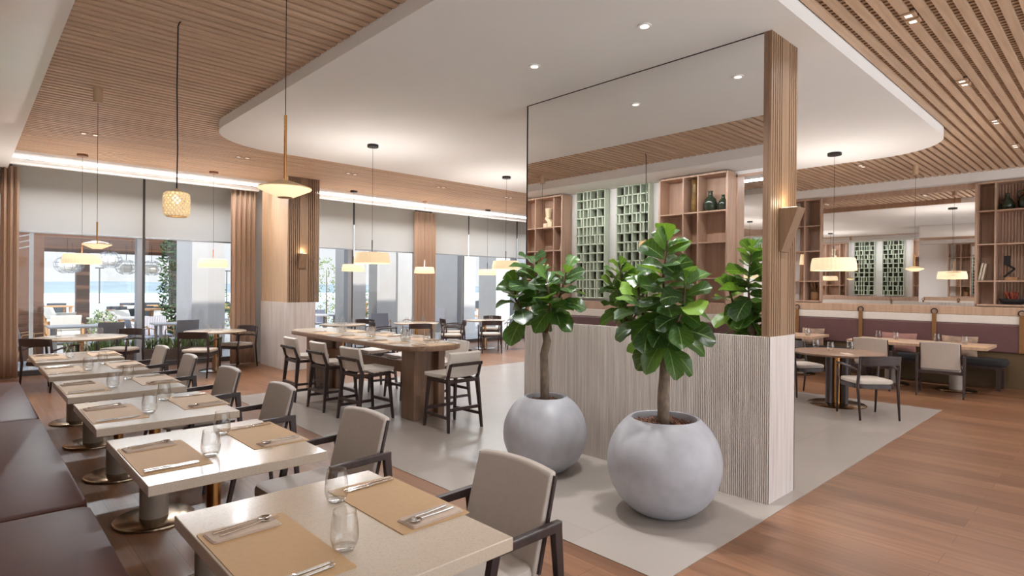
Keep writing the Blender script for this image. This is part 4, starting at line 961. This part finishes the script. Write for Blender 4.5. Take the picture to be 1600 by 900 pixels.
def fig_tree(x, y, r, ztop, zc, label, trunk, branches, leaves, seed, xmax):
    """trunk, branches: polylines relative to the pot centre; leaves: per branch (count, from, to, length)"""
    rnd = random.Random(seed)
    t = thing('fiddle_leaf_fig', label, 'potted tree', (x, y, 0.004))
    pot(t, r, ztop, zc)
    m = MB(); m.tube([p[:3] for p in trunk], [p[3] for p in trunk], 14); m.build('trunk', 'bark', t, smooth=True)
    for br in branches:
        m = MB(); n = len(br); m.tube(br, [.015 - .008 * k / (n - 1) for k in range(n)], 8); m.build('branch', 'twig', t, smooth=True)
    m = MB()
    for br, (cnt, f0, f1, L0) in zip(branches, leaves):
        pts = [Vector(p) for p in br]; seg = [(pts[i + 1] - pts[i]).length for i in range(len(pts) - 1)]; tot = sum(seg)
        an = rnd.random() * 6
        for k in range(cnt):
            f = f0 + (f1 - f0) * k / max(1, cnt - 1); dist = f * tot; i = 0
            while i < len(seg) - 1 and dist > seg[i]: dist -= seg[i]; i += 1
            p = pts[i].lerp(pts[i + 1], min(1, dist / seg[i])); an += 2.4 + rnd.uniform(-.35, .35)
            el = -.50 + 1.35 * f ** 1.5 + rnd.uniform(-.3, .3)
            dirv = Vector((math.cos(an) * math.cos(el), math.sin(an) * math.cos(el), math.sin(el)))
            if x + p.x + dirv.x * L0 > xmax: dirv.x = -abs(dirv.x) * .4
            L = L0 * rnd.uniform(.8, 1.15) * (1 - .35 * max(0, f - .8) / .2)
            st_ = p + dirv * .006
            nn = Vector((0, 0, 1)) - dirv * dirv.z + Vector((rnd.uniform(-.6, .6), rnd.uniform(-.6, .6), .1)) + Vector((-.7, -.45, 0))
            add_leaf(m, st_, dirv, nn, L, L * rnd.uniform(.42, .52), rnd.uniform(.15, .6) * (1.1 - .6 * f), rnd.uniform(.05, .35), rnd)
    m.build('leaves', 'leaf', t, smooth=True)
fig_tree(3.73, 3.53, .366, .635, .325, 'fiddle leaf fig with forked trunk in a round concrete pot, standing closer to the windows',
         [(.0, .0, .54, .041), (-.012, .0, .80, .037), (.0, .02, 1.0, .036), (.02, .0, 1.12, .036), (.01, .02, 1.20, .028)],
         [[(.01, .02, 1.19), (-.02, .06, 1.40), (.0, .10, 1.60), (-.02, .14, 1.84)], [(.01, .02, 1.19), (.03, -.08, 1.38), (.0, -.18, 1.55), (.02, -.22, 1.74)],
          [(.01, .02, 1.20), (-.10, .14, 1.32), (-.14, .24, 1.48), (-.10, .30, 1.62)], [(.01, .02, 1.16), (.0, -.06, 1.30), (-.10, -.14, 1.46), (-.12, -.12, 1.66)]],
         [(18, .32, 1.0, .26), (16, .32, 1.0, .26), (15, .35, 1.0, .27), (11, .4, 1.0, .25)], 21, 4.30)
fig_tree(3.67, 2.30, .40, .665, .355, 'fiddle leaf fig with single trunk in the larger round concrete pot',
         [(.0, .0, .56, .045), (.0, .01, .80, .041), (.02, .01, 1.0, .038), (.0, -.01, 1.2, .032), (.02, .0, 1.4, .024)],
         [[(.02, .0, 1.0), (.0, -.01, 1.2), (.02, .0, 1.42), (.0, .02, 1.66), (.01, -.01, 1.95)], [(.0, .0, 1.12), (-.05, .10, 1.28), (-.05, .18, 1.46), (-.02, .22, 1.62)],
          [(.0, .0, 1.15), (-.04, -.10, 1.30), (-.02, -.16, 1.48), (.0, -.16, 1.66)]],
         [(38, .16, 1.0, .255), (17, .3, 1.0, .26), (17, .3, 1.0, .25)], 12, 4.28)

# ================================================================== things on shelves
def jug(x, y, z, s, mat, label, handle=True):
    t = thing('jug', label, 'jug', (x, y, z))
    m = MB(); m.lathe([(0, 0), (.06 * s, 0), (.085 * s, .03 * s), (.09 * s, .10 * s), (.07 * s, .16 * s), (.03 * s, .20 * s), (.026 * s, .25 * s), (.034 * s, .265 * s), (.02 * s, .262 * s), (0, .25 * s)], 24); m.build('vessel', mat, t, smooth=True)
    if handle:
        m = MB(); m.tube([(0, .03 * s, .24 * s), (0, .075 * s, .235 * s), (0, .09 * s, .19 * s), (0, .078 * s, .14 * s)], .008 * s, 8); m.build('handle', mat, t, smooth=True)
jug(12.93, 1.485, 2.972, 1.05, 'dark_green_glass', 'squat dark green jug on the upper shelf beside the banquette mirror', False)
jug(12.93, 1.235, 2.972, 1.3, 'dark_green_glass', 'taller dark green jug at the edge of the upper shelf')
def book(x, y, z, h, th, dep, rx, label, mat='book'):
    m = MB(); m.box(-dep / 2, dep / 2, -th / 2, th / 2, 0, h); o = m.build('book', mat, bevel=.003); o.location = (x, y, z); o.rotation_euler = (rx, 0, 0); return tag(o, label, 'book', 'books on the shelves')
book(12.90, 1.84, 1.778, .30, .028, .2, R(10), 'pale leaning book closest to the mirror on the middle shelf')
book(12.90, 1.80, 1.778, .29, .03, .2, R(10), 'second pale leaning book on the middle shelf beside the banquette mirror')
t = thing('sculpture', 'black angular sculpture on a small wood block in the tall shelf', 'sculpture', (12.93, 1.42, 1.772))
m = MB(); m.box(-.05, .05, -.08, .08, 0, .06); m.build('block', 'out_wood', t)
m = MB(); m.bar((0, .10, .06), (0, -.04, .20), .03); m.bar((0, -.04, .20), (0, .06, .27), .03); m.box(-.03, .03, .02, .10, .26, .42); m.build('figure', 'black_fabric', t)
t = thing('bowl', 'dark low bowl with dried flowers on the lowest shelf beside the mirror', 'bowl', (12.93, 1.40, 1.342))
m = MB(); m.lathe([(0, 0), (.08, 0), (.17, .07), (.19, .12), (.18, .12), (.15, .07), (0, .02)], 28); m.build('vessel', 'black_fabric', t, smooth=True)
m = MB(); rnd = random.Random(2)
for k in range(26): an = rnd.random() * 6.28; rr = rnd.random() * .12; m.tube([(rr * math.cos(an) * .4, rr * math.sin(an) * .4, .06), (rr * math.cos(an), rr * math.sin(an), .15 + rnd.random() * .10)], [.004, .016], 5)
m.build('flowers', 'red_flower', t)
t = thing('basket', 'round wicker basket with dry branches on the ledge beside the oak post', 'basket', (12.93, 4.53, 1.342))
m = MB(); m.lathe([(0, 0), (.08, 0), (.10, .06), (.105, .14), (.08, .20), (.07, .20), (.085, .14), (0, .05)], 24); m.build('basket_body', 'wicker', t, smooth=True)
m = MB()
for k in range(14): an = rnd.random() * 6.28; m.tube([(0, 0, .1), (.05 * math.cos(an), .05 * math.sin(an), .25), (.13 * math.cos(an), .13 * math.sin(an), .30 + rnd.random() * .12)], [.004, .004, .014], 5)
m.build('dry_branches', 'wicker', t)
t = thing('table_lamp', 'small cream shaded lamp in the shelf just beyond the oak post', 'lamp', (12.90, 4.80, 2.392 - .28))
m = MB(); m.lathe([(.05, 0), (.03, .22)], 20); m.build('lamp_shade', 'shade', t, smooth=True)
m = MB(); m.tube([(0, 0, -.342), (0, 0, .06)], .006, 8); m.lathe([(0, -.342), (.05, -.342), (.05, -.33), (0, -.325)], 20); m.build('stand', 'brass', t)
# bench wall shelves (seen in the mirror)
t = thing('sculpture', 'cream stacked ceramic sculpture in the bench wall shelf, seen in the tall mirror', 'sculpture', (-.2, 8.36, 2.832))
m = MB(); m.prism(rrect(-.05, .05, -.12, .0, .01, 2), 0, .12); m.prism(rrect(-.05, .05, .01, .12, .01, 2), 0, .09); m.bar((0, -.06, .1), (0, .06, .22), .08); m.lathe([(0, .19), (.05, .2), (.075, .36), (.08, .40), (0, .39)], 20); m.build('figure', 'ceramic', t, bevel=.004)
book(-.2, 7.95, 2.352, .33, .03, .2, R(12), 'pale leaning book in the bench wall shelf, seen in the tall mirror')
t = thing('vase', 'tall amber and black vase in the bench wall shelf, seen in the tall mirror', 'vase', (-.2, 5.03, 2.852))
m = MB(); m.lathe([(0, 0), (.06, 0), (.065, .1), (.05, .45), (.06, .55), (.05, .55), (0, .5)], 24); m.build('vessel', 'amber', t, smooth=True)
jug(-.2, 4.75, 2.852, 1.25, 'dark_green_glass', 'dark green jug in the bench wall shelf beside the vase, seen in the mirror', False)
jug(-.2, 4.53, 2.852, .95, 'dark_green_glass', 'shorter dark green jug at the end of the bench wall shelf, seen in the mirror', False)

# ================================================================== terrace and view beyond the glass
m = MB(); m.box(-60, 90, 13.2, 62, -.3, -.06); struct(m, 'terrace_ground', 'terrace')
m = MB(); m.box(-60, 90, -40, -6.0, -.3, -.06); struct(m, 'ground_bounce', 'pale_bounce_stone')  # unseen ground, made pale to throw light up at the ceiling
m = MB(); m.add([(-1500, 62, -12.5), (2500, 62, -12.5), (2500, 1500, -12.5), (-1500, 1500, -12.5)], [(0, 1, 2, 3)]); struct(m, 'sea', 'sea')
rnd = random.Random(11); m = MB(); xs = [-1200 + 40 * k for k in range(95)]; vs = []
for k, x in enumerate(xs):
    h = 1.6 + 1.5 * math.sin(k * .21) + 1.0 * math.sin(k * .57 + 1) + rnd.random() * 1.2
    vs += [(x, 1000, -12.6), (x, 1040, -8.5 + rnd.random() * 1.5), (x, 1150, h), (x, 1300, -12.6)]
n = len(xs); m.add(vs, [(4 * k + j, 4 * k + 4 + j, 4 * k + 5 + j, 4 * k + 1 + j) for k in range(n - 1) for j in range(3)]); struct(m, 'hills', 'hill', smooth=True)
# grey columns of the terrace
for k, (x0, x1, y0, y1) in enumerate(((4.05, 4.8, 15.6, 17.0), (8.05, 8.5, 15.2, 16.2), (9.1, 9.75, 15.6, 16.1), (10.2, 10.9, 16.2, 17.4), (12.4, 13.1, 15.8, 17.4), (14.6, 15.3, 16.4, 17.4), (18.4, 19.2, 18, 19.4))):
    m = MB(); m.box(x0, x1, y0, y1, -.06, 4.2); o = struct(m, 'terrace_column', 'ext_col')
# timber pergola
def pergola():
    t = thing('pergola', 'brown timber pergola with slatted roof over the terrace', 'pergola', (0, 0, 0))
    for (x, y) in ((2.75, 22.6), (5.35, 22.6)):
        m = MB(); m.box(x - .17, x + .17, y - .15, y + .15, -.06, 2.66); m.build('post', 'pergola', t)
    m = MB(); y = 18.2
    while y < 22.6: m.box(-3, 5.6, y, y + .16, 2.72, 2.86); y += .36
    m.build('roof_slats', 'pergola', t)
    m = MB(); m.box(-3, 5.6, 22.5, 22.72, 2.55, 2.86); m.build('beam', 'pergola', t)
    m = MB(); m.box(-3, 5.6, 22.4, 22.44, 2.88, 2.93); m.build('light_trim', 'ceramic', t)
pergola()
m = MB(); m.box(.6, 1.28, 16.0, 16.25, -.06, 3.4); tag(struct(m, 'timber_wall', 'pergola'), kind='structure')
t = thing('louvre_screen', 'white louvred screen panel at the edge of the first window', 'screen', (.62, 14.2, 0))
for k in range(9):
    m = MB(); m.bar((-.15, 0, 2.15 + k * .11), (.30, 0, 2.28 + k * .11), .05, .02); m.build('louvre', 'plaster', t)
m = MB(); m.box(.30, .36, -.03, .03, -.06, 3.2); m.build('post', 'plaster', t)
# low brown planter along the glass with grasses
t = thing('planter_trough', 'long brown planter trough of grasses outside the first window bay', 'planter', (2.9, 14.0, -.06))
m = MB(); m.box(-1.5, 1.3, -.2, .2, 0, .30); m.build('trough', 'planter_dark', t)
def tuft(m, x, y, z, h, n, rnd, spread=.3, wd=.02):
    for k in range(n):
        an = rnd.random() * 6.28; s = rnd.random() * spread; hh = h * rnd.uniform(.5, 1)
        p = Vector((x + rnd.uniform(-.05, .05), y + rnd.uniform(-.05, .05), z)); q = p + Vector((s * math.cos(an), s * math.sin(an), hh)); d = Vector((math.sin(an), -math.cos(an), 0)) * wd
        mid = p.lerp(q, .55) + Vector((0, 0, hh * .12)); m.add([p - d * .5, p + d * .5, mid + d, q, mid - d], [(0, 1, 2, 4), (4, 2, 3)])
m = MB(); rnd = random.Random(3)
for k in range(46): tuft(m, -1.45 + 2.7 * k / 45, rnd.uniform(-.12, .12), .28, .30, 9, rnd, .16, .018)
tag(m.build('grasses', 'green_plant', t), kind='stuff')
def bush(x, y, z0, h, r, label, mat='green_plant', nleaf=260, seed=1, lw=.06, stem=True):
    rnd = random.Random(seed); t = thing('shrub', label, 'shrub', (x, y, z0))
    if stem: m = MB(); m.tube([(0, 0, 0), (.02, .01, h * .5), (0, 0, h * .85)], [.03, .02, .01], 7); m.build('stem', 'twig', t)
    m = MB()
    for k in range(nleaf):
        a = rnd.random() * 6.28; q = rnd.random(); zz = h * (.08 + .92 * rnd.random()); rr = r * (.25 + .75 * math.sqrt(rnd.random())) * (1 - .55 * abs(2 * zz / h - 1) ** 2)
        p = Vector((rr * math.cos(a), rr * math.sin(a), zz)); d = Vector((rnd.uniform(-1, 1), rnd.uniform(-1, 1), rnd.uniform(-.3, 1))).normalized(); s = d.orthogonal().normalized()
        m.add([p, p + d * lw + s * lw * .4, p + d * lw * 2, p + d * lw - s * lw * .4], [(0, 1, 2, 3)])
    m.build('foliage', mat, t)
bush(4.02, 17.4, -.06, 3.4, .26, 'tall narrow climbing plant beside the grey terrace column', 'vine_green', 1100, 5, .07)
bush(7.0, 16.0, -.06, 3.2, .34, 'tall leafy climber just beyond the slatted pillar outside', 'vine_green', 1100, 6, .07)
bush(9.6, 20.0, -.06, 2.6, .55, 'slender young tree with pale leaves on the terrace', 'green_plant', 420, 7, .06)
bush(9.0, 16.8, -.06, 1.1, .40, 'yellow green shrub outside between grey columns', 'green_plant', 420, 8, .06)
bush(5.4, 18.2, -.06, 1.5, .35, 'leafy shrub near the pale curtain outside', 'green_plant', 300, 9, .06)
bush(6.9, 18.9, -.06, 1.3, .5, 'bushy shrub behind the lilac chairs by the pillar', 'green_plant', 420, 10, .06)
bush(14.1, 19.4, -.06, 1.2, .5, 'shrub beyond the far window bay', 'green_plant', 400, 12, .06)
bush(15.8, 21.0, -.06, 1.4, .6, 'wide shrub far outside beside the fig leaves', 'green_plant', 400, 13, .06)
bush(10.9, 18.6, -.06, 1.5, .45, 'leafy shrub outside just beyond the middle curtain', 'green_plant', 420, 14, .06)
bush(11.5, 21.5, -.06, 2.0, .6, 'tall loose shrub outside behind the angled frame', 'green_plant', 420, 15, .07)
bush(6.2, 17.4, -.06, 1.5, .45, 'low leafy shrub outside beside the tall climber by the pillar', 'green_plant', 460, 16, .06)
bush(2.55, 17.4, -.06, .95, .35, 'low shrub outside between the two terrace tables', 'green_plant', 300, 18, .05)
# terrace chairs and tables
def rope_chair():
    t = thing('rope_armchair', 'x', 'outdoor chair')
    m = MB()
    m.grid(lambda u, v: (-.20 - .09 * v - .03 * (1 - (2 * u - 1) ** 2), (u - .5) * (.50 - .03 * v), .42 + .44 * v), 8, 4, thick=(-.02, 0, 0)); m.build('backrest', 'lilac_dark', t, smooth='auto')
    m = MB()
    for k in range(13):
        u = (k + .5) / 13; q = 2 * u - 1; m.bar((-.185 - .03 * (1 - q * q), (u - .5) * .50, .42), (-.275 - .03 * (1 - q * q), (u - .5) * .47, .86), .012, .024)
    m.build('back_cords', 'rope_lilac', t)
    m = MB(); m.prism(rrect(-.22, .25, -.24, .24, .06, 4), .40, .45, .015); m.build('seat', 'rope_lilac', t, smooth='auto')
    for s in (-1, 1):
        m = MB(); m.tube([(.24, s * .27, 0), (.19, s * .27, .62), (.12, s * .27, .65), (-.2, s * .26, .62), (-.23, s * .25, .55)], .011, 8); m.build('armrest', 'out_wood', t, smooth=True)
        m = MB(); m.tube([(-.30, s * .26, 0), (-.22, s * .24, .42)], .011, 8); m.build('leg', 'out_wood', t, smooth=True)
    return t
rch = rope_chair()
def terrace_table(x, y, lx, ly, label, rz=0):
    t = thing('terrace_table', label, 'outdoor table', (x, y, -.06), rz)
    m = MB(); m.box(-lx / 2, lx / 2, -ly / 2, ly / 2, .71, .75); m.build('tabletop', 'out_grey', t, bevel=.005)
    for sx in (-1, 1):
        for sy in (-1, 1): m = MB(); m.box(sx * (lx / 2 - .1) - .03, sx * (lx / 2 - .1) + .03, sy * (ly / 2 - .1) - .03, sy * (ly / 2 - .1) + .03, 0, .71); m.build('leg', 'out_grey', t)
TT = [(1.95, 15.5, 1.3, .8, 'grey terrace table outside the first pane'), (3.52, 15.35, .66, .66, 'grey terrace table outside the second pane'), (8.0, 17.2, .9, .9, 'small grey terrace table beyond the counter'),
      (12.6, 18.4, 1.0, .8, 'grey terrace table outside the far window bay'), (3.1, 18.6, 1.4, .8, 'grey terrace table under the pergola')]
for a_ in TT: terrace_table(*a_)
for k, (x, y, tx, ty, lb) in enumerate(((.98, 15.2, 1.95, 15.5, 'lilac rope armchair outside beside the corner curtain'), (2.18, 14.62, 2.0, 15.6, 'lilac rope armchair outside, back to the glass behind the window post'), (2.98, 15.40, 3.6, 15.40, 'lilac rope armchair outside between the window post and grey table'),
        (3.62, 14.70, 3.5, 15.4, 'lilac rope armchair outside in front of the grey terrace column'), (3.45, 16.05, 3.5, 15.3, 'lilac rope armchair outside behind the second terrace table'), (6.6, 15.6, 7.6, 16.8, 'lilac rope armchair just outside beyond the slatted pillar'), (8.3, 17.9, 8.0, 17.2, 'lilac rope armchair behind the small terrace table'),
        (9.0, 15.2, 9.6, 16, 'lilac rope armchair turned sideways beyond the counter glasses'), (10.0, 15.0, 9.5, 16, 'lilac rope armchair outside by the shrub'), (11.4, 16.9, 12.6, 18.4, 'lilac rope armchair outside the far window bay'), (12.2, 16.9, 12.6, 18.4, 'second lilac rope armchair outside the far window bay'))):
    place(rch, (x, y, -.06), face(x, y, tx, ty), lb, 'lilac rope chairs on the terrace')
def lounge_chair():
    t = thing('lounge_chair', 'x', 'outdoor chair')
    m = MB(); m.box(-.32, .32, -.34, .34, .24, .42); m.build('seat_cushion', 'out_white', t, bevel=.04)
    m = MB(); m.grid(lambda u, v: (-.26 - .18 * v, (u - .5) * .66, .40 + .40 * v), 6, 3, thick=(-.09, 0, 0)); m.build('back_cushion', 'out_white', t, bevel=.02)
    m = MB()
    for s in (-1, 1):
        m.box(-.36, .34, s * .38 - .03, s * .38 + .03, .52, .56); m.box(.28, .34, s * .38 - .03, s * .38 + .03, 0, .52); m.box(-.36, -.30, s * .38 - .03, s * .38 + .03, 0, .52)
    m.box(-.34, .34, -.38, .38, .18, .24); m.build('frame', 'out_wood', t)
    return t
lch = lounge_chair()
rnd = random.Random(17)
for k, (x, y) in enumerate(((2.0, 19.8), (3.4, 20.4), (4.7, 19.6), (4.6, 20.9), (1.9, 21.6), (3.9, 21.9), (6.2, 22.6), (4.5, 26.4), (2.6, 26.2), (7.2, 27.2), (9.2, 24.5), (14.6, 22), (16.4, 23.6), (18.2, 22.4), (17.0, 26), (19.8, 25.2), (20.8, 28.2))):
    place(lch, (x, y, -.06), rnd.uniform(-2.6, -.4) if k % 2 else rnd.uniform(.3, 2.8), 'low teak lounge chair with pale cushions far out on the terrace', 'lounge chairs far out on the terrace')
def teak_table():
    t = thing('teak_table', 'x', 'outdoor table')
    m = MB(); m.box(-.8, .8, -.4, .4, .70, .75); m.build('tabletop', 'out_wood', t)
    for sx in (-1, 1):
        for sy in (-1, 1): m = MB(); m.box(sx * .7 - .04, sx * .7 + .04, sy * .33 - .04, sy * .33 + .04, 0, .70); m.build('leg', 'out_wood', t)
    return t
tt_ = teak_table()
for k, (x, y) in enumerate(((4.5, 24.2), (7.2, 25.0), (5.6, 28.4), (2.4, 29.2), (9.4, 28.6), (16.0, 27.8), (19.4, 30.4), (22.2, 27.2))):
    place(tt_, (x, y, -.06), rnd.uniform(-.3, .3), 'teak table far out on the terrace towards the water', 'teak tables far out on the terrace')
dk = thing('woven_armchair', 'x', 'outdoor chair')
m = MB(); m.grid(lambda u, v: (.28 * math.cos(PI * (.35 + 1.3 * u)) , .30 * math.sin(PI * (.35 + 1.3 * u)), .38 + .44 * v), 12, 3, thick=lambda p: (p.x * .06, p.y * .06, 0)); m.build('backrest', 'out_dark', dk, smooth='auto')
m = MB(); m.prism(rrect(-.26, .28, -.27, .27, .1, 4), .36, .44); m.build('seat', 'out_dark', dk)
for sx in (-.2, .2):
    for sy in (-.2, .2): m = MB(); m.tube([(sx, sy, .36), (sx * 1.2, sy * 1.2, 0)], .015, 6); m.build('leg', 'out_wood', dk)
TK = ((4.5, 24.2), (7.2, 25.0), (5.6, 28.4), (2.4, 29.2), (9.4, 28.6), (16.0, 27.8), (19.4, 30.4), (22.2, 27.2))
for k in range(20):
    x, y = TK[k % 8]; sx = (-.45, -.42, .42)[k // 8]; sy = (-1, 1, 1)[k // 8]
    place(dk, (x + sx, y + sy * .95, -.06), -sy * PI / 2 + rnd.uniform(-.3, .3), 'dark woven armchair far out on the terrace', 'dark woven chairs far out on the terrace')
# glass globe lanterns and lamp posts
def globe(x, y, z, r, label, ztop):
    t = thing('globe_lantern', label, 'outdoor lamp', (x, y, 0), 0, 'lanterns under the pergola')
    m = MB()
    for k in range(10):
        an = 2 * PI * k / 10; m.tube([(r * math.cos(an) * math.cos(b), r * math.sin(an) * math.cos(b), z + r * .8 * math.sin(b)) for b in [R(-70 + 14 * q) for q in range(11)]], .006, 5, cap=False)
    for b in (-45, -15, 15, 45): m.tube([(r * math.cos(R(b)) * math.cos(2 * PI * q / 20), r * math.cos(R(b)) * math.sin(2 * PI * q / 20), z + r * .8 * math.sin(R(b))) for q in range(21)], .006, 5, cap=False)
    m.build('wire_cage', 'alu', t, smooth=True)
    m = MB(); m.lathe([(0, z - r * .55), (r * .5, z - r * .5), (r * .62, z - r * .2), (r * .6, z + r * .3), (0, z + r * .4)], 20); m.build('inner_shade', 'out_white', t, smooth=True)
    m = MB(); m.tube([(0, 0, z + r * .7), (0, 0, ztop)], .006, 6); m.build('cord', 'black', t)
globe(1.95, 18.6, 2.06, .28, 'globe lantern outside beside the drum lamp by the corner curtain', 2.75)
globe(2.25, 20.4, 2.10, .28, 'farther globe lantern behind the corner drum lamp', 2.75)
globe(2.85, 18.6, 2.22, .28, 'grey wire lantern outside beside the small disc lamp', 2.75)
globe(3.55, 20.5, 2.08, .28, 'globe lantern outside behind the window post', 2.75)
globe(4.1, 20.0, 2.06, .28, 'globe lantern outside under the end of the pergola beam', 2.75)
for k, (x, y) in enumerate(((3.2, 58), (8.2, 58), (13.3, 58), (18, 58))):
    t = thing('lamp_post', 'thin lamp post at the edge of the water', 'lamp post', (x, y, -.06), 0, 'lamp posts at the edge of the water')
    m = MB(); m.tube([(0, 0, 0), (0, 0, 2.9)], .05, 6); m.build('pole', 'alu_dark', t)
    m = MB(); m.box(-.3, .3, -.05, .05, 2.85, 2.95); m.build('lamp_head', 'alu_dark', t)
# angular black-framed trestle outside the far bay
t = thing('frame_screen', 'dark angled frame structure standing outside the far window bay', 'screen', (11.6, 18.0, 0))
m = MB(); m.bar((-.25, 0, 3.3), (.05, 0, 2.0), .04); m.bar((.35, 0, 3.3), (.10, 0, 2.0), .04); m.bar((.08, 0, 2.0), (-.05, 0, 0), .05); m.build('struts', 'alu_dark', t)
m = MB(); m.box(-.02, .2, -.04, .04, 1.88, 1.98); m.box(-.25, .2, -.04, .04, 1.40, 1.46); m.build('joints', 'out_white', t)
